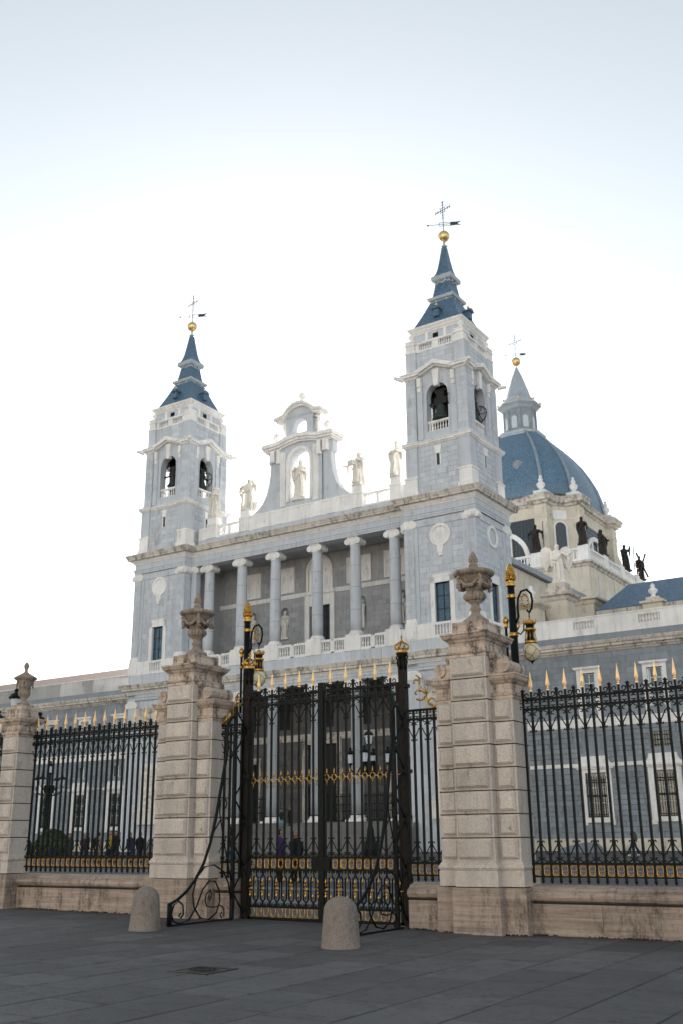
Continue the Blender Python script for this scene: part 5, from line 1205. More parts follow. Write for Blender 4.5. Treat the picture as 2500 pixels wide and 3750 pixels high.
        for i in range(4):
            a0 = PI / 4 + i * PI / 2; d = Vector((cos(a0), sin(a0))); e = Vector((-d.y, d.x)); gl.tube([(d.x * .27 + e.x * .07 * cos(2 * pi * j / 10), 0 + d.y * .27 + e.y * .07 * cos(2 * pi * j / 10), z0 + .55 + .08 * sin(2 * pi * j / 10)) for j in range(10)], .03, 6, closed=True)
        obj('urn_handles', gl, 'urn_stone', u, True)
    return t
gate_pillar(-8.22, 'tall granite gate pillar with garlanded urn, right of the gate')
gate_pillar(-15.34, 'tall granite gate pillar with garlanded urn, left of the gate')
gate_pillar(-20.96, 'smaller stone pillar with plain lidded urn at the left edge', True)

# ================================================================ fence base walls
def base_wall(x0, x1, label, blocksn, seed):
    zg = min(gz(x0, 17.9), gz(x1, 17.9)); t = thing('fence_wall', label, 'wall', ((x0 + x1) / 2, 18.1, zg), 0, 'low stone walls under the railings'); L = (x1 - x0) / 2; rg = random.Random(seed)
    cuts = [-L] + sorted(-L + 2 * L * (i + rg.uniform(-.15, .15)) / blocksn for i in range(1, blocksn)) + [L]
    for a, b in zip(cuts[:-1], cuts[1:]):
        obj('stone_block', MB().box(a + .004, b - .004, -.2, .3, -.15, .5), 'travertine', t)
    cuts = [-L] + sorted(-L + 2 * L * (i + rg.uniform(-.2, .2)) / blocksn for i in range(1, blocksn)) + [L]
    for a, b in zip(cuts[:-1], cuts[1:]):
        m = MB(); path = [(a + .004, 0), (b - .004, 0)]
        m.mold(path, [(-.3, .53), (.16, .53), (.23, .56), (.26, .61), (.26, .64), (.23, .69), (.17, .715), (.17, .72), (.15, .74), (.13, .765), (-.02, .80), (-.3, .80)], closed=False); obj('coping_stone', m, 'travertine', t)
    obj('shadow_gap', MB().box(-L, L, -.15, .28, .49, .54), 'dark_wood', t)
base_wall(-7.42, 3.0, 'low travertine wall under the right railing', 7, 1)
base_wall(-20.82, -16.2, 'low stained travertine wall under the left railing', 3, 2)
base_wall(-14.55, -14.02, 'short stub wall between left pillar and gate post', 1, 3)
base_wall(-9.83, -9.02, 'short stub wall between gate post and right pillar', 1, 4)
base_wall(-27.5, -21.28, 'low wall at the far left edge beyond the small pillar', 3, 5)

# ================================================================ iron railing pieces (shared meshes)
def path3(p, y=0): return [(x, y, z) for x, z in p]
def scroll_mesh(paths, r, mat, name='scroll', seg=5):
    m = MB()
    for p in paths: m.tube(path3(p), r, seg)
    return mesh(name, m, mat, True)
P_ = .1675
BAR = lambda z0, z1, r=.0205: mesh('bar', MB().box(-r, r, -r, r, z0, z1), 'iron')
sp = MB(); sp.box(-.022, .022, -.022, .022, 0, .02); sp.lathe([(.012, .02), (.026, .035), (.026, .05), (.014, .06), (.014, .075)], 0, 0, 8)
sp.add([(-.022, -.022, .075), (.022, -.022, .075), (.022, .022, .075), (-.022, .022, .075), (-.029, -.029, .11), (.029, -.029, .11), (.029, .029, .11), (-.029, .029, .11), (0, 0, .39)], [(0, 1, 5, 4), (1, 2, 6, 5), (2, 3, 7, 6), (3, 0, 4, 7), (4, 5, 8), (5, 6, 8), (6, 7, 8), (7, 4, 8), (3, 2, 1, 0)])
SPEAR = mesh('spear_tip', sp, 'spear_gold')
kb = MB(); kb.box(-.02, .02, -.02, .02, 0, .06); kb.add([(-.03, -.03, .06), (.03, -.03, .06), (.03, .03, .06), (-.03, .03, .06), (-.022, -.022, .14), (.022, -.022, .14), (.022, .022, .14), (-.022, .022, .14)], [(0, 1, 5, 4), (1, 2, 6, 5), (2, 3, 7, 6), (3, 0, 4, 7), (4, 5, 6, 7), (3, 2, 1, 0)]); kb.add([(-.042, -.042, .14), (.042, -.042, .14), (.042, .042, .14), (-.042, .042, .14), (0, 0, .185)], [(0, 1, 4), (1, 2, 4), (2, 3, 4), (3, 0, 4), (3, 2, 1, 0)])
KNOB = mesh('bar_finial', kb, 'iron')
# pair of C scrolls beside a spear, above the top rail
SC_TOP = scroll_mesh([[(s_ * x, z) for x, z in [(.02, .0), (.05, .012)] + arc(.085, .058, .05, -1.9, 3.9, 12, .022)] for s_ in (-1, 1)], .012, 'iron')
# small frieze scrolls between the two upper rails
SC_FRZ = scroll_mesh([[(s_ * x, z) for x, z in arc(.055, .155 - .03, .03, 1.9, -3.0, 8, .012)] for s_ in (-1, 1)] + [[(s_ * x, z) for x, z in arc(.055, .032, .03, -1.9, 3.0, 8, .012)] for s_ in (-1, 1)], .0115, 'iron')
# V bracket hanging below the second rail round a spear bar (z from -.40 to 0)
SC_V = scroll_mesh([[(s_ * x, z) for x, z in arc(.062, -.075, .012, 5.5, 0.3, 8, .045)[:-1] + arc(.085, -.085, .075, 1.6, -.6, 7) + [(.14, -.155), (.105, -.17), (.10, -.2), (.06, -.27), (.026, -.325), (.024, -.36)] + arc(.052, -.375, .028, 2.9, 6.9, 9, .008)] for s_ in (-1, 1)], .0115, 'iron')
SC_LOW = scroll_mesh([[(s_ * x, -z * .93) for x, z in arc(.062, -.075, .012, 5.5, 0.3, 8, .045)[:-1] + arc(.085, -.085, .075, 1.6, -.6, 7) + [(.14, -.155), (.105, -.17), (.10, -.2), (.06, -.27), (.026, -.325), (.024, -.36)] + arc(.052, -.375, .028, 2.9, 6.9, 9, .008)] for s_ in (-1, 1)], .0115, 'iron')
lp = MB(); loop = [(x, z) for x, z in arc(-.022, .155, .034, PI, PI / 2, 4)] + arc(.022, .155, .034, PI / 2, 0, 4) + arc(.022, .04, .034, 0, -PI / 2, 4) + arc(-.022, .04, .034, -PI / 2, -PI, 4)
lp.tube(path3(loop), .0095, 6, closed=True)
for s_ in (-1, 1):
    for q in (1, -1): lp.tube(path3([(s_ * x, .0975 + q * (z)) for x, z in arc(.018, .062, .017, 1.6, -2.6, 7, .006)]), .006, 5)
    lp.sphere((s_ * .056, 0, .0975), .010, 6, 4)
LOOP = mesh('gilded_loop', lp, 'gold', True)
tp = MB(); tp.box(-.016, .016, -.016, .016, -.05, .02); tp.add([(-.036, -.02, -.045), (.036, -.02, -.045), (.036, .02, -.045), (-.036, .02, -.045), (0, 0, -.1)], [(0, 1, 2, 3), (0, 4, 1), (1, 4, 2), (2, 4, 3), (3, 4, 0)]); TIP = mesh('bar_foot', tp, 'iron')
rgm = MB(); rgm.tube(path3([(.055 * cos(2 * pi * i / 18), .06 * sin(2 * pi * i / 18)) for i in range(18)]), .010, 6, closed=True); rgm.lathe([(.012, .055), (.014, .09), (.02, .1), (.012, .11), (.014, .14), (.002, .2)], 0, 0, 6); rgm.lathe([(.002, -.17), (.011, -.11), (.012, -.055)], 0, 0, 6); rgm.tube([(.052, 0, 0), (.115, 0, 0)], .014, 6); RING = mesh('gilded_ring', rgm, 'gold', True)
def inst(me, name, parent, x, y, z): return obj(name, me, None, parent, loc=(x, y, z))
BAR_F = BAR(.86, 4.1)
def railing(name, label, x0, x1, Y, zo, first_spear, group='iron railings between the stone pillars', ztop=4.09, spears=True, ns=None, mid=()):
    """bars every P_; even bars carry spears; parent at left end"""
    t = thing(name, label, 'railing', (x0, Y, zo), 0, group); W = x1 - x0; n = int(round(W / P_)); st = W / n
    m = MB()
    for (za, zb, d) in ((ztop - .045, ztop, .026), (ztop - .22, ztop - .175, .026), (1.145, 1.185, .026), (.93, .96, .026)): obj('rail', MB().box(0, W, -d, d, za, zb), 'iron', t)
    for i in range(n + 1):
        x = i * st
        if 0 < i < n or True:
            b = inst(BAR_F, 'bar', t, x, 0, 0); b.scale = (1, 1, (ztop - .86) / (4.1 - .86)); b.location.z = .86 - .86 * b.scale.z
            if i < n: inst(LOOP, 'gilded_loop', t, x + st / 2, 0, .955)
            inst(TIP, 'bar_foot', t, x, 0, .92)
        sp_ = (i % 2) == first_spear
        if spears:
            inst(SPEAR if sp_ else KNOB, 'spear_tip' if sp_ else 'bar_finial', t, x, 0, ztop + (.13 if sp_ else .0))
            if sp_: obj('spear_bar', MB().box(-.017, .017, -.017, .017, 0, .135), 'iron', t, loc=(x, 0, ztop)); inst(SC_TOP, 'scroll', t, x, 0, ztop + .005)
        inst(SC_FRZ, 'frieze_scroll', t, x, 0, ztop - .19)
        if sp_: inst(SC_V, 'scroll_bracket', t, x, 0, ztop - .215)
        if (sp_ and not mid) or (mid and sp_): inst(SC_LOW, 'scroll_bracket', t, x, 0, 1.18)
    return t
railing('iron_railing', 'black iron railing with gilded spear tips right of the right pillar', -7.36, 3.0, 18.1, 0, 1)
railing('iron_railing', 'black iron railing with gilded spear tips between the small and left pillars', -20.72, -16.2, 18.1, gz(-18, 18), 1)
railing('iron_railing', 'strip of black iron railing at the far left edge', -26.0, -21.32, 18.1, gz(-22, 18), 0)
def acan(t, flip, xa):
    m = MB(); s_ = flip
    for pth, r in (([(0, 0), (.12, .02), (.22, .08), (.28, .18), (.26, .28)], .03), (arc(.16, .1, .10, 3.6, -1.5, 10, .03), .026), ([(.26, .28), (.36, .34), (.42, .44), (.42, .58)], .032), (arc(.47, .30, .07, 2.6, -2.4, 8, .02), .02), (arc(.50, .52, .07, 3.2, -1.8, 8, .02), .022), ([(.3, .22), (.4, .16), (.5, .18)], .026), ([(.42, .58), (.46, .64), (.5, .66)], .022)):
        m.tube([(xa + s_ * x, -.01 * i, 4.08 + z) for i, (x, z) in enumerate(pth)], [r * (1 - .4 * i / len(pth)) for i in range(len(pth))], 7)
    obj('gilded_acanthus', m, 'gold', t, True)
tl = railing('iron_railing', 'narrow black railing panel with gilded leaf scroll left of the gate', -14.6, -13.99, 18.1, 0, 1, ztop=4.07, spears=False); acan(tl, 1, .02)
tr_ = railing('iron_railing', 'narrow black railing panel with gilded leaf scroll right of the gate', -9.86, -9.1, 18.1, 0, 1, ztop=4.07, spears=False); acan(tr_, -1, .74)

# ================================================================ gate leaves
OM = scroll_mesh([[(s_ * x, z) for x, z in arc(.048, .70, .014, 4.4, -.6, 7, .036) + arc(.045, .67, .052, .5, -1.0, 4) + [(.055, .60), (.075, .55), (.105, .54)][:1] + [(.035, .585), (.03, .5), (.03, .38), (.03, .26), (.035, .165)] + arc(.045, .085, .052, 1.0, -.5, 4) + arc(.048, .055, .036, .6, -4.4, 7, .014)] for s_ in (-1, 1)], .018, 'iron')
cg = MB(); cg.tube([(-.07, 0, .375), (.07, 0, .375)], .014, 6); cg.tube([(-.07, 0, .395), (.07, 0, .395)], .008, 5)
for q in (1, -1):
    cg.lathe([(.004, .385 + q * .02), (.013, .385 + q * .06), (.009, .385 + q * .1), (.026, .385 + q * .13), (.012, .385 + q * .17), (.002, .385 + q * .225)], 0, 0, 7)
    for s_ in (-1, 1): cg.tube([(0, 0, .385 + q * .05), (s_ * .03, 0, .385 + q * .085), (s_ * .045, 0, .385 + q * .06)], [.012, .011, .004], 5)
GCROSS = mesh('gilded_cross', cg, 'gold', True)
dg = MB().lathe([(.010, .0), (.010, .16), (.02, .18), (.024, .2), (.012, .23), (.003, .26)], 0, 0, 7); GSPIKE = mesh('gilded_spike', dg, 'gold', True)
def gate_leaf(x0, x1, label):
    t = thing('gate_leaf', label, 'gate', (x0, 18.2, 0), 0, 'iron gate leaves'); W = x1 - x0
    for (za, zb, d) in ((4.59, 4.64, .028), (4.405, 4.45, .026), (1.235, 1.275, .028), (.995, 1.035, .028), (.27, .31, .028), (.03, .085, .03)): obj('rail', MB().box(0, W, -d, d, za, zb), 'iron', t)
    for x in (.025, W - .025): obj('stile', MB().box(x - .025, x + .025, -.03, .03, .03, 4.66), 'iron', t)
    n = 10; st = W / n; gb = BAR(1.02, 4.62, .019)
    for i in range(1, n): inst(gb, 'bar', t, i * st, 0, 0)
    for i in range(n + 1):
        x = max(.03, min(W - .03, i * st)); s_ = i % 2 == 1
        if s_:
            inst(SPEAR, 'spear_tip', t, x, 0, 4.76); obj('spear_bar', MB().box(-.017, .017, -.017, .017, 0, .14), 'iron', t, loc=(x, 0, 4.63)); inst(SC_TOP, 'scroll', t, x, 0, 4.645); inst(SC_V, 'scroll_bracket', t, x, 0, 4.41); inst(SC_LOW, 'scroll_bracket', t, x, 0, 1.27)
        elif 0 < i < n: inst(KNOB, 'bar_finial', t, x, 0, 4.64)
        if 0 < i < n: inst(SC_FRZ, 'frieze_scroll', t, x, 0, 4.43)
    for i in range(n):
        x = (i + .5) * st; inst(LOOP, 'gilded_loop', t, x, 0, 1.04); inst(LOOP, 'gilded_loop', t, x, 0, .085); inst(RING, 'gilded_ring', t, x, -.02, 2.83)
        if i % 1 == 0: inst(OM, 'lower_scroll', t, x, 0, .27)
    for i in range(n + 1):
        x = max(.05, min(W - .05, i * st))
        if i % 2 == 0: inst(GCROSS, 'gilded_cross', t, x, -.02, .265)
        else:
            o = inst(GSPIKE, 'gilded_spike', t, x, -.02, 1.0); o.rotation_euler = (PI, 0, 0); inst(GSPIKE, 'gilded_spike', t, x, -.02, .31)
    return t
gl_ = gate_leaf(-13.80, -11.98, 'left leaf of the black and gold iron gate'); obj('lock_box', MB().box(1.62, 1.80, -.05, .05, 1.03, 1.25), 'iron', gl_); obj('meeting_stile', MB().box(1.79, 1.92, -.05, .05, .03, 4.8), 'iron', gl_)
gr_ = gate_leaf(-11.90, -10.10, 'right leaf of the black and gold iron gate'); obj('lock_box', MB().box(-.02, .16, -.045, .045, 1.03, 1.25), 'iron', gr_)

def gate_post(x, label, sgn):
    t = thing('gate_post', label, 'gate post', (x, 18.2, gz(x, 17)), 0, 'lattice iron gate posts')
    obj('upright', MB().box(-.07, .07, -.06, .08, 0, 5.12), 'rusty_iron', t); obj('upright', MB().box(-.035, .035, -.48, -.41, 0, 4.35), 'iron', t)
    for i in range(9):
        z = .1 + i * .47; a, b = (-.42, -.06) if i % 2 else (-.06, -.42); obj('lattice_bar', MB().tube([(0, a, z), (0, b, z + .42)], .018, 5), 'iron', t)
    for z in (1.18, 2.83, 4.52): obj('hinge_band', MB().box(-.12, .12, -.08, .09, z, z + .07), 'rusty_iron', t)
    # scrolled capital and gilded crown
    m = MB()
    for i in range(4):
        a = i * pi / 2; m.tube([(cos(a) * r, sin(a) * r, 4.88 + z) for r, z in [(.06, 0), (.1, .08), (.12, .16), (.1, .22)] + [(.1 + .035 * cos(q), .26 + .035 * sin(q)) for q in (3.6, 2.6, 1.6, .6, -.4, -1.4)]], .016, 6)
    m.lathe([(.07, 4.9), (.085, 5.0), (.075, 5.12), (.12, 5.2), (.12, 5.23)], 0, 0, 12); obj('post_capital', m, 'iron', t, True)
    c = MB().lathe([(.12, 5.22), (.125, 5.25), (.115, 5.27), (.125, 5.31)], 0, 0, 20)
    for i in range(8):
        a = i * pi / 4; c.tube([(cos(a) * r, sin(a) * r, z) for r, z in ((.12, 5.3), (.155, 5.34), (.15, 5.385), (.1, 5.42), (.03, 5.46))], .014, 6); c.sphere((cos(a) * .135, sin(a) * .135, 5.32), .02, 6, 4)
    c.sphere((0, 0, 5.48), .035, 10, 6); c.box(-.009, .009, -.009, .009, 5.5, 5.6); c.box(-.028, .028, -.009, .009, 5.55, 5.567); obj('gilded_crown', c, 'gold', t, True)
    # scrolled stay running towards the plaza
    m = MB(); f = lambda y, z: (sgn, y - 18.2, z)
    rail_ = [(15.83, .40), (16.05, .47), (16.3, .60), (16.55, .80), (16.8, 1.10), (17.0, 1.5), (17.16, 2.0), (17.30, 2.6), (17.42, 3.1), (17.5, 3.45), (17.46, 3.7), (17.5, 3.95), (17.62, 4.1), (17.74, 4.12)]
    m.tube([f(*p) for p in rail_], [.03] * 6 + [.034] * 8, 8); m.box(sgn - .035, sgn + .035, 15.80 - 18.2, 15.87 - 18.2, -.02, .42); m.box(sgn - .02, sgn + .02, 15.84 - 18.2, 17.75 - 18.2, .0, .03)
    for pth, r in ((arc(16.12, .27, .035, 3.4, -1.2, 8, .12) + arc(16.12, .25, .2, 1.4, 5.2, 10)[::1], .017),):
        pass
    def sp_(pts, r=.017): m.tube([f(*p) for p in pts], r, 6)
    sp_([(16.16, .22), (16.1, .17), (16.17, .13), (16.24, .2), (16.22, .36), (16.1, .44), (15.95, .38), (15.89, .22), (15.95, .08), (16.15, .03), (16.4, .08), (16.62, .3), (16.8, .62), (17.0, .78), (17.2, .76), (17.33, .58), (17.36, .38), (17.25, .16), (17.02, .05), (16.75, .1), (16.55, .3), (16.5, .55), (16.6, .85), (16.85, 1.05), (17.15, 1.08), (17.45, .95), (17.62, .72), (17.72, .4)])
    sp_([(17.02, .5), (16.97, .44), (17.03, .41), (17.1, .5), (17.05, .6), (16.93, .55), (16.88, .42), (16.95, .3), (17.15, .27), (17.38, .3), (17.5, .22), (17.5, .1), (17.42, .05), (17.38, .12), (17.43, .16)], .014)
    sp_([(17.72, .75), (17.55, 1.2), (17.4, 1.7), (17.28, 2.1), (17.3, 2.35), (17.45, 2.4), (17.52, 2.3), (17.47, 2.2), (17.42, 2.27)], .015)
    sp_([(17.08, 1.7), (17.3, 1.95), (17.55, 2.0), (17.68, 1.75), (17.6, 1.5), (17.48, 1.55), (17.5, 1.65)], .015)
    sp_([(17.5, 3.3), (17.62, 3.2), (17.68, 3.35), (17.6, 3.42)], .015)
    obj('scrolled_stay', m, 'iron', t, True)
    return t
gate_post(-13.9, 'lattice iron gate post with gilded crown and scrolled stay, left of the gate', 0.0)
gate_post(-9.99, 'lattice iron gate post with gilded crown and scrolled stay, right of the gate', 0.12)

# ================================================================ gate lamps
def gate_lamp(x, y, label):
    t = thing('gate_lamp', label, 'lamp', (x, y, gz(x, y)), 0, 'iron lamps beside the gate pillars')
    obj('post', MB().lathe([(.16, 0), (.16, .3), (.1, .4), (.085, .6), (.082, 4.5), (.074, 6.55)], 0, 0, 18), 'iron', t, True)
    for z in (5.55, 6.35, 6.6): obj('gilded_collar', MB().lathe([(.08, z - .04), (.105, z - .02), (.09, z), (.11, z + .03), (.08, z + .05)], 0, 0, 18), 'gold', t, True)
    pc = MB().lathe([(.06, 6.6), (.085, 6.66), (.06, 6.7), (.07, 6.72)], 0, 0, 14)
    for r_ in range(8):
        zz = 6.73 + r_ * .038; rr = (.085, .1, .103, .1, .092, .078, .058, .034)[r_]
        for i in range(10): a = 2 * pi * (i + .5 * (r_ % 2)) / 10; pc.sphere((rr * .8 * cos(a), rr * .8 * sin(a), zz), .027, 6, 4)
    pc.lathe([(.07, 6.72), (.085, 6.85), (.05, 7.02), (.01, 7.07)], 0, 0, 10)
    for i in range(6): a = 2 * pi * i / 6; pc.tube([(.05 * cos(a), .05 * sin(a), 6.68), (.11 * cos(a), .11 * sin(a), 6.73), (.12 * cos(a), .12 * sin(a), 6.79)], [.02, .025, .005], 5)
    obj('gilded_pinecone', pc, 'gold', t, True)
    bx, by = .36, 0.0
    br = MB(); br.tube([(x_, 0, z_) for x_, z_ in [(.07, 5.8), (.13, 5.92), (.12, 6.1), (.14, 6.3), (.22, 6.44), (.34, 6.46), (.43, 6.36), (.45, 6.2), (.42, 6.05), (.37, 5.98), (.32, 6.03)]], .024, 7); br.tube([(.07, 0, 5.6), (.15, 0, 5.55), (.22, 0, 5.62), (.24, 0, 5.78)], .016, 6); br.tube([(bx, 0, 6.0), (bx, 0, 5.86)], .012, 5); br.tube([(bx + .0, .022 * cos(q), 5.8 + .03 * sin(q)) for q in (0, 1, 2, 3, 4, 5)], .007, 4, closed=True); obj('bracket', br, 'iron', t, True)
    lf = MB()
    for i in range(9):
        a = i * .7; cxx, czz = .3 + .06 * cos(a), 6.22 + .12 * sin(a); lf.tube([(cxx, -.02, czz), (cxx + .05 * cos(a + 1), -.04, czz + .05 * sin(a + 1)), (cxx + .06 * cos(a + 2), -.03, czz + .06 * sin(a + 2))], [.022, .02, .006], 6)
    lf.tube([(.08, -.02, 5.62), (.14, -.03, 5.72), (.12, -.03, 5.84)], [.02, .024, .006], 6); obj('gilded_leaves', lf, 'gold', t, True)
    ln = MB().lathe([(.02, 5.85), (.075, 5.80), (.115, 5.78), (.12, 5.745), (.095, 5.72)], bx, 0, 24); ln.lathe([(.095, 5.655), (.118, 5.64), (.122, 5.605), (.09, 5.585)], bx, 0, 24); ln.lathe([(.085, 5.40), (.125, 5.385), (.13, 5.35), (.115, 5.335)], bx, 0, 24)
    for i in range(10): a = 2 * pi * i / 10; ln.tube([(bx + .105 * cos(a), .105 * sin(a), 5.74), (bx + .13 * cos(a), .13 * sin(a), 5.79), (bx + .115 * cos(a), .115 * sin(a), 5.83)], [.013, .013, .004], 5); ln.tube([(bx + .09 * cos(a), .09 * sin(a), 5.6), (bx + .118 * cos(a), .118 * sin(a), 5.39)], .008, 5)
    obj('gilded_lantern_crown', ln, 'gold', t, True, split=False)
    obj('lantern_body', MB().lathe([(.08, 5.74), (.085, 5.6), (.075, 5.56), (.08, 5.45), (.11, 5.36)], bx, 0, 20), 'iron', t, True)
    obj('globe', MB().sphere((bx, 0, 5.175), .165, 28, 18, 1.2), 'lamp_glass', t, True)
    wr = MB(); rr = .168
    pts = []
    for i in range(14):      # wire cage over the globe
        zz = 1 - 2 * (i + .5) / 14; a = i * 2.39996; s_ = math.sqrt(1 - zz * zz); pts.append(Vector((s_ * cos(a), s_ * sin(a), zz)))
    for i, p in enumerate(pts):
        for j, q in sorted(((j, q) for j, q in enumerate(pts) if j > i), key=lambda e: (e[1] - p).length)[:2]:
            e = [(p.lerp(q, s_)).normalized() * rr for s_ in (0, .33, .66, 1)]; wr.tube([(bx + v.x, v.y, 5.175 + v.z * 1.2) for v in e], .004, 4)
    wr.lathe([(.05, 5.0), (.045, 4.97), (.02, 4.95), (.004, 4.92)], bx, 0, 10); obj('globe_wires', wr, 'iron', t)
    sr = MB().tube([(-.16, 0, 4.4), (-.16, 0, 5.75)], .028, 8); sr.tube([(-.16, 0, 5.5), (-.02, 0, 5.5)], .02, 6); sr.tube([(-.16, 0, 4.6), (-.02, 0, 4.6)], .02, 6); sr.tube([(-.16 - .04 * cos(q), 0, 4.33 + .05 * sin(q)) for q in (0, 1, 2, 3, 4, 5)], .012, 5, closed=True); obj('side_rod', sr, 'iron', t, True)
    fl = MB().lathe([(.03, 5.7), (.05, 5.74), (.035, 5.78), (.06, 5.83), (.075, 5.87), (.04, 5.92), (.004, 5.97)], -.16, 0, 10); fl.lathe([(.035, 5.44), (.055, 5.48), (.035, 5.52)], -.16, 0, 10); fl.lathe([(.035, 4.56), (.055, 4.6), (.035, 4.64)], -.16, 0, 10); obj('gilded_flame', fl, 'gold', t, True)
gate_lamp(-14.74, 19.2, 'black and gold lamp with wired globe behind the left gate pillar')
gate_lamp(-7.92, 19.2, 'black and gold lamp with wired globe behind the right gate pillar')

# ================================================================ bollards and manhole
def bollard(x, y, label, h, r):
    m = MB(); prof = [(r * 1.04, -.05), (r, .02)] + [(r * (1 - .16 * i / 6), h * .72 * i / 6) for i in range(1, 7)] + [(r * .84 * cos(q * pi / 16), h * .72 + h * .28 * sin(q * pi / 16)) for q in range(1, 8)] + [(.01, h)]
    rg = random.Random(int(x * 7)); m.lathe(prof, 0, 0, 40, a=.5)
    o = obj('stone_bollard', m, 'bollard_granite', None, True, loc=(x, y, gz(x, y))); o.rotation_euler = (rg.uniform(-.012, .012), rg.uniform(-.012, .012), rg.random()); tag(o, label, 'bollard', 'granite bollards before the gate')
bollard(-9.13, 14.42, 'domed granite bollard in front of the right gate leaf', .75, .305)
bollard(-13.80, 15.05, 'domed granite bollard in front of the left pillar', .76, .29)
mh = thing('manhole_cover', 'round rusty iron manhole cover in the paving', 'manhole', (-9.22, 11.2, gz(-9.2, 11.2) + .004)); m = MB().lathe([(.235, -.01), (.235, .004)], 0, 0, 32); obj('cover', m, 'manhole_iron', mh)
m = MB()
for r in (.07, .13, .19): m.tube([(r * cos(2 * pi * i / 24), r * sin(2 * pi * i / 24), .005) for i in range(24)], .009, 4, closed=True)
for i in range(12): a = 2 * pi * i / 12; m.tube([(.07 * cos(a), .07 * sin(a), .005), (.2 * cos(a), .2 * sin(a), .005)], .007, 4)
obj('cover_ribs', m, 'manhole_iron', mh); m = MB()
for a, b, c, d in ((-.33, .33, -.33, -.26), (-.33, .33, .26, .33), (-.33, -.26, -.26, .26), (.26, .33, -.26, .26)): m.box(a, b, c, d, -.02, .005)
obj('frame', m, 'manhole_iron', mh)
# ================================================================ courtyard: lamps, hedges, people
def candelabra(x, y, label, h=7.4, rz=.3):
    t = thing('street_lamp', label, 'street lamp', (x, y, gz(x, y)), rz, 'five-lantern courtyard lamps')
    obj('post', MB().lathe([(.45, 0), (.45, .9), (.36, 1.0), (.25, 1.3), (.2, 1.7), (.14, 1.9), (.11, 3.2), (.1, 4.6), (.16, 4.75), (.08, 5.0), (.08, h - .9)], 0, 0, 12), 'iron', t, True)
    a_ = MB()
    for i in range(4):
        a = i * pi / 2; a_.tube([(r * cos(a), r * sin(a), z) for r, z in ((.1, 4.9), (.4, 4.75), (.85, 4.85), (1.15, 5.1), (1.15, 5.4))], .05, 6); a_.tube([(r * cos(a), r * sin(a), z) for r, z in ((.1, 5.4), (.3, 5.6), (.5, 5.3), (.7, 4.95))], .045, 5)
        for q in range(5): a_.sphere((.35 * cos(a + q * .2), .35 * sin(a + q * .2), 5.0 + .12 * q), .11, 6, 4)
    obj('arms', a_, 'iron', t, True)
    for cx, cy, cz in [(0, 0, h - .9)] + [(1.15 * cos(i * pi / 2), 1.15 * sin(i * pi / 2), 5.4) for i in range(4)]:
        obj('lantern_glass', MB().lathe([(.15, cz + .08), (.24, cz + .6)], cx, cy, 6), 'pale_glass', t)
        l_ = MB().lathe([(.1, cz - .02), (.14, cz + .08), (.12, cz + .09)], cx, cy, 6); l_.lathe([(.28, cz + .58), (.31, cz + .64), (.2, cz + .78), (.08, cz + .84), (.08, cz + .9), (.12, cz + .94), (.03, cz + 1.02)], cx, cy, 8)
        for k in range(6): a = 2 * pi * k / 6; l_.tube([(cx + .13 * cos(a), cy + .13 * sin(a), cz + .08), (cx + .2 * cos(a), cy + .2 * sin(a), cz + .6)], .014, 4)
        obj('lantern_frame', l_, 'iron', t)
candelabra(-33.45, 28.2, 'black multi-lantern street lamp behind the small left pillar', 7.3)
candelabra(-66.2, 60.0, 'black multi-lantern street lamp seen through the left railing', 7.4)
candelabra(-31.62, 53.2, 'black multi-lantern street lamp seen through the right gate leaf', 7.4)
def hedge(x, y, rx, ry, h, label, seed):
    rg = random.Random(seed); z0 = gz(x, y); t = thing('clipped_bush', label, 'bush', (x, y, z0), 0, 'rounded bushes in the courtyard'); m = MB(); n = 1700
    for i in range(n):
        a = rg.random() * 2 * pi; b = rg.random(); zz = b ** .7; r = math.sqrt(max(0.02, 1 - zz ** 2.4)); rad = .8 + .2 * rg.random()
        p = Vector((rx * r * cos(a) * rad, ry * r * sin(a) * rad, h * zz * (.9 + .12 * rg.random()))); s_ = rg.uniform(.07, .14); d1 = Vector((rg.gauss(0, 1), rg.gauss(0, 1), rg.gauss(0, 1))).normalized() * s_; d2 = d1.cross(Vector((rg.gauss(0, 1), rg.gauss(0, 1), rg.gauss(0, 1)))).normalized() * s_ * .5
        m.add([tuple(p - d1), tuple(p + d2), tuple(p + d1), tuple(p - d2)], [(0, 1, 2, 3)], rg.random())
    o = obj('crown', m, 'leaf', t); c = MB().lathe([(.75 * rx, .0), (.8 * rx, .5 * h), (.6 * rx, .75 * h), (.1, .86 * h)], 0, 0, 14, sq=ry / rx); obj('inner_branches', c, 'leaf', t, True); obj('stem', MB().tube([(0, 0, -.1), (0, 0, .4)], .12, 6), 'dark_wood', t)
hedge(-62.4, 57.3, 1.55, 1.5, 2.05, 'rounded green bush seen through the middle of the left railing', 1)
hedge(-65.9, 57.0, 1.2, 1.2, 1.75, 'smaller rounded bush behind the left end of the left railing', 2)
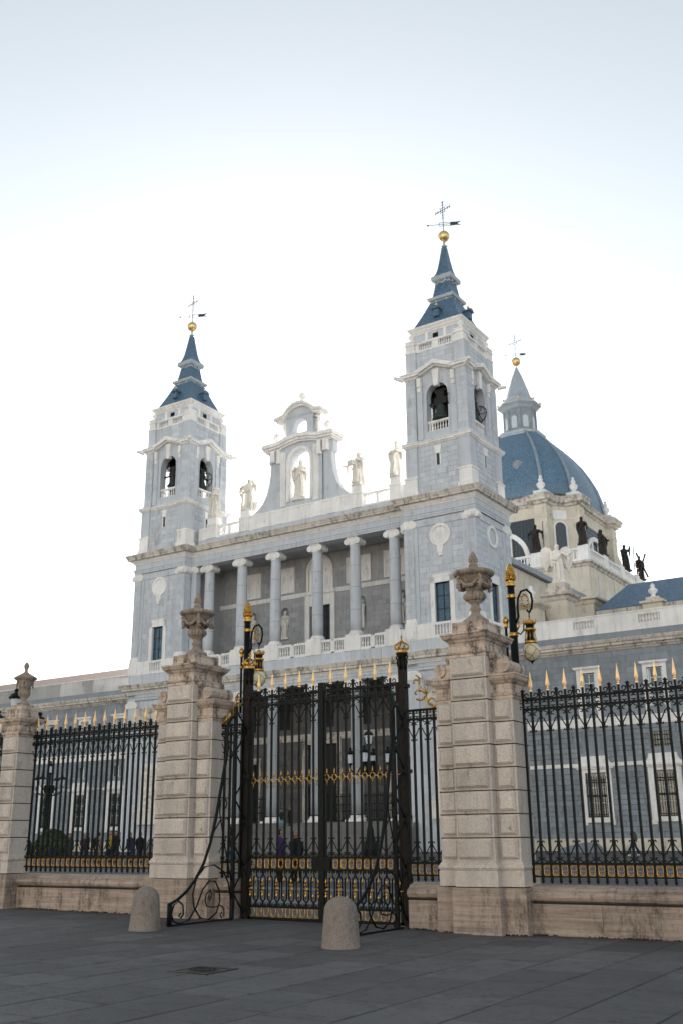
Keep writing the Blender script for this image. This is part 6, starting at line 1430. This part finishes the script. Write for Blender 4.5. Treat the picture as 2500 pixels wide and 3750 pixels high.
def person(x, y, h, rz, label, coat, legs, hair=(.02, .015, .012), skin=(.30, .18, .13), shoe=(.02, .02, .02), walk=0.0, bag=None, long=False, hat=None, armsup=False, seed=0):
    """one continuous body, colours by height; children: bag"""
    z0 = person_z(x, y); t = thing('person', label, 'person', (x, y, z0), rz); m = MB(); s_ = h / 1.75
    for q in (-1, 1):
        f = q * walk; hip = Vector((q * .095, 0, .88)); kn = Vector((q * .1, -f * .16 - .02, .48)); an = Vector((q * .1, -f * .30, .09)) if f > 0 else Vector((q * .1, -f * .30, .12))
        m.tube([hip * s_, kn * s_, an * s_], [.09 * s_, .064 * s_, .047 * s_], 10); m.tube([(an + Vector((0, .06, -.05))) * s_, (an + Vector((0, -.15, -.055))) * s_], [.045 * s_, .04 * s_], 8)
    hem = .42 if long else .80
    m.loft([(z * s_, a * s_, b * s_, 0, c * s_, 0) for z, a, b, c in ([(hem, .19, .14, 0)] if long else []) + [(.78, .165, .12, 0), (.95, .165, .12, 0), (1.1, .16, .115, 0), (1.28, .19, .125, 0), (1.40, .195, .115, .01), (1.47, .12, .085, .01), (1.50, .06, .058, 0), (1.56, .05, .052, -.005)]], 14)
    hd = Vector((0, -.02, 1.64)); m.sphere(hd * s_, .1 * s_, 14, 10, 1.28); m.tube([(0, -.11 * s_, 1.63 * s_), (0, -.14 * s_, 1.605 * s_)], [.014 * s_, .018 * s_], 5)
    for q in (-1, 1): m.sphere((q * .1 * s_, -.01 * s_, 1.63 * s_), .022 * s_, 6, 4)
    for q in (-1, 1):
        f = -q * walk * .6; sh = Vector((q * .205, 0, 1.40)); el = Vector((q * .25, -f * .12 + .03, 1.12)); hn = Vector((q * .23, -f * .3 - .06, .87))
        if armsup: el = Vector((q * .24, -.03, 1.12)); hn = Vector((q * .08, -.27, 1.2))
        m.tube([sh * s_, el * s_, hn * s_], [.062 * s_, .052 * s_, .036 * s_], 9); m.sphere(hn * s_, .042 * s_, 8, 6, 1.3)
    g = NG('person_colours', .85, 0, .2); sx = g.n('ShaderNodeSeparateXYZ'); g.l(g.co.outputs['Object'], sx.inputs[0]); mp = g.n('ShaderNodeMath', operation='DIVIDE'); g.l(sx.outputs[2], mp.inputs[0]); mp.inputs[1].default_value = h * 1.02
    cb = (hem + .0) / 1.785
    col = g.ramp(mp.outputs[0], [(0, shoe), (.06, legs), (cb, coat), (.848, skin), (.955, hat or hair)], True)
    fy = g.n('ShaderNodeMath', operation='GREATER_THAN'); g.l(sx.outputs[1], fy.inputs[0]); fy.inputs[1].default_value = .02 * s_; hz = g.n('ShaderNodeMath', operation='GREATER_THAN'); g.l(sx.outputs[2], hz.inputs[0]); hz.inputs[1].default_value = 1.55 * s_; an_ = g.n('ShaderNodeMath', operation='MULTIPLY'); g.l(fy.outputs[0], an_.inputs[0]); g.l(hz.outputs[0], an_.inputs[1])
    g.col(g.mix(an_.outputs[0], col, (*(hat or hair), 1))); MAT['_p'] = g.m
    o = obj('body', m, '_p', t, True); fuse(o, .028 * s_, 1)
    if bag:
        plain('_bag', bag, .7); b = MB(); b.loft([(.95 * s_, .11 * s_, .06 * s_, 0, .19 * s_, 0), (1.0 * s_, .15 * s_, .09 * s_, 0, .2 * s_, 0), (1.25 * s_, .14 * s_, .08 * s_, 0, .19 * s_, 0), (1.4 * s_, .09 * s_, .05 * s_, 0, .16 * s_, 0)], 10)
        for q in (-1, 1): b.tube([(q * .1 * s_, .14 * s_, 1.4 * s_), (q * .12 * s_, .0, 1.5 * s_), (q * .12 * s_, -.12 * s_, 1.3 * s_)], .016 * s_, 5)
        obj('backpack', b, '_bag', t, True)
    return t
def person_z(x, y):
    c, s_ = cos(CA), sin(CA); dx, dy = x - CX, y - CY; lx, ly = dx * c + dy * s_, -dx * s_ + dy * c
    if XL - .6 < lx < XR + .6 and -5.4 < ly < 7: return .36 + .165 * min(16, int((ly + 5.4) / .36) + 1)
    return gz(x, y)
BLK = (.012, .012, .014); NAVY = (.015, .02, .045); JEAN = (.03, .06, .13)
person(-19.9, 65.3, 1.72, -1.9, 'person in black jacket and blue jeans walking with a backpack, behind the right railing', BLK, (.012, .03, .09), (.06, .04, .03), shoe=(.6, .6, .62), walk=.9, bag=(.05, .07, .05))
gp = [(-41.9, 45, 1.70, 1.2, 'person in black puffer jacket, rightmost of the group behind the left railing', BLK, BLK, {}), (-42.84, 45.2, 1.68, .2, 'person in dark blue coat, second from right behind the left railing', (.02, .035, .09), (.02, .03, .06), {}), (-43.8, 45, 1.78, .1, 'tall person in black behind the left railing', BLK, BLK, {}), (-44.75, 45.6, 1.76, -.4, 'person in red hat and yellow scarf behind the left railing', (.35, .25, .03), NAVY, dict(hat=(.2, .01, .02))), (-44.55, 44.4, 1.72, -1.3, 'person in long beige coat behind the left railing', (.26, .19, .15), (.1, .08, .07), dict(long=True)), (-45.25, 45, 1.74, .6, 'person in dark coat left of the beige coat', BLK, BLK, {}), (-45.65, 46.4, 1.62, .2, 'shorter person in dark navy in the middle of the left group', NAVY, BLK, {}), (-46.05, 45, 1.74, -.6, 'person in black coat left of the middle of the group', BLK, (.03, .03, .035), {}), (-46.75, 45.4, 1.6, .8, 'person in purple-grey jacket at the left end of the group', (.05, .035, .06), BLK, dict(armsup=True)), (-47.35, 44.8, 1.66, 1.0, 'person with a pale scarf at the far left of the group', (.04, .045, .05), (.05, .05, .06), {})]
for (x, y, h, r, lb, c, l_, kw) in gp: person(x, y, h, r, lb, c, l_, **kw)
person(-43.55, 40.0, 1.2, .3, 'child in dark clothes in front of the group behind the left railing', (.02, .025, .05), BLK)
person(-21.45, 30.0, 1.76, 2.6, 'woman with long dark hair and purple jacket behind the left gate leaf', (.05, .03, .12), BLK, armsup=True)
person(-21.2, 30.5, 1.68, 2.9, 'person in black with white collar behind the left gate leaf', BLK, BLK, armsup=True)
person(-20.74, 30.0, 1.70, -2.0, 'bald man in black coat behind the left gate leaf', BLK, BLK, (.25, .15, .11), walk=.4)
person(-31.6, 40.0, 1.74, -1.4, 'person in white and black jacket and blue jeans beside the left gate post', (.25, .27, .30), (.03, .10, .22), bag=(.01, .01, .012), walk=.4)
p = LW(-2.0 + .0, 1.0); person(-58.9, 82.6, 1.72, .5, 'person in dark jacket and light blue jeans at the top of the steps', (.02, .03, .03), (.10, .25, .35), armsup=True)
person(-58.1, 82.9, 1.76, -.3, 'person in long black coat at the top of the steps', BLK, BLK, long=True)
person(-62.3, 81.0, 1.7, .3, 'person in brown coat, left of two on the steps behind the left gate leaf', (.07, .05, .05), (.06, .04, .04))
person(-61.7, 81.4, 1.72, -.2, 'person in grey-brown coat, right of two on the steps behind the left gate leaf', (.06, .055, .05), NAVY)
m = MB().poly([(-1.5, 0), (1.5, 0), (1.45, .35), (1.1, .68), (.6, .75), (-1.45, .28)], -.9, .9); m2 = obj('low_ramp', m, 'wedge_grey', None, loc=(-28.6, 80.2, gz(-28, 80) - .03)); m2.rotation_euler = (0, 0, CA); tag(m2, 'low grey wedge by the foot of the right wing wall', 'ramp')

# grit and moss gathered along the foot of the stone walls
gt = MB(); rq = random.Random(11)
for (xa, xb, yy) in ((-7.4, 3.0, 17.88), (-20.8, -16.2, 17.88), (-9.1, -7.35, 17.62), (-16.2, -14.5, 17.62), (-9.83, -9.1, 17.88)):
    for i in range(int((xb - xa) * 55)):
        x = rq.uniform(xa, xb); y = yy - abs(rq.gauss(0, .035)); r = rq.uniform(.008, .03); z = gz(x, y)
        if .5 + .5 * sin(x * 3.1) + .4 * sin(x * 7.7) < rq.random() * .9: continue
        gt.add([(x + r * cos(a) * rq.uniform(.7, 1.3), y + r * sin(a), z - .005) for a in (0, 1.26, 2.5, 3.77, 5.0)] + [(x, y, z + r * .7)], [(0, 1, 5), (1, 2, 5), (2, 3, 5), (3, 4, 5), (4, 0, 5)])
tag(obj('grit', gt, 'moss', None, kind='stuff'), 'dark grit and moss along the foot of the stone walls', 'grit')
# ================================================================ the sunlit palace across the plaza (behind the viewer; mirrored in the window panes)
pal = thing('palace', 'sunlit cream stone palace front across the plaza, mirrored in the wing windows', 'building', (-20, -82, 0), 0)
m = MB().box(-95, 95, -18, 0, -.5, 12); m.box(-95, 95, -18, -.3, 12, 29); obj('wall', m, 'palace_stone', pal)
m = MB()
for i in range(32):
    x = -93 + i * 6.0; m.box(x - .8, x + .8, -.3, .35, 12, 28)
obj('pilaster', m, 'palace_stone', pal)
for i in range(31):
    x = -90 + i * 6.0
    for z0, z1 in ((2, 5), (7, 10), (14, 19), (22, 25.5)): obj('window', MB().box(x - .9, x + .9, -.25, .06 if z0 < 12 else -.26, z0, z1), 'dark_glass', pal)
m = MB().mold([(95, 0), (-95, 0)], [(0, 28), (.5, 28.4), (1.2, 29), (1.2, 29.6), (0, 29.8), (0, 31.5), (-1, 31.5)], closed=False); m.mold([(95, 0), (-95, 0)], [(0, 11.4), (.5, 11.6), (.5, 12.2), (-.4, 12.3)], closed=False); obj('cornice', m, 'palace_stone', pal)
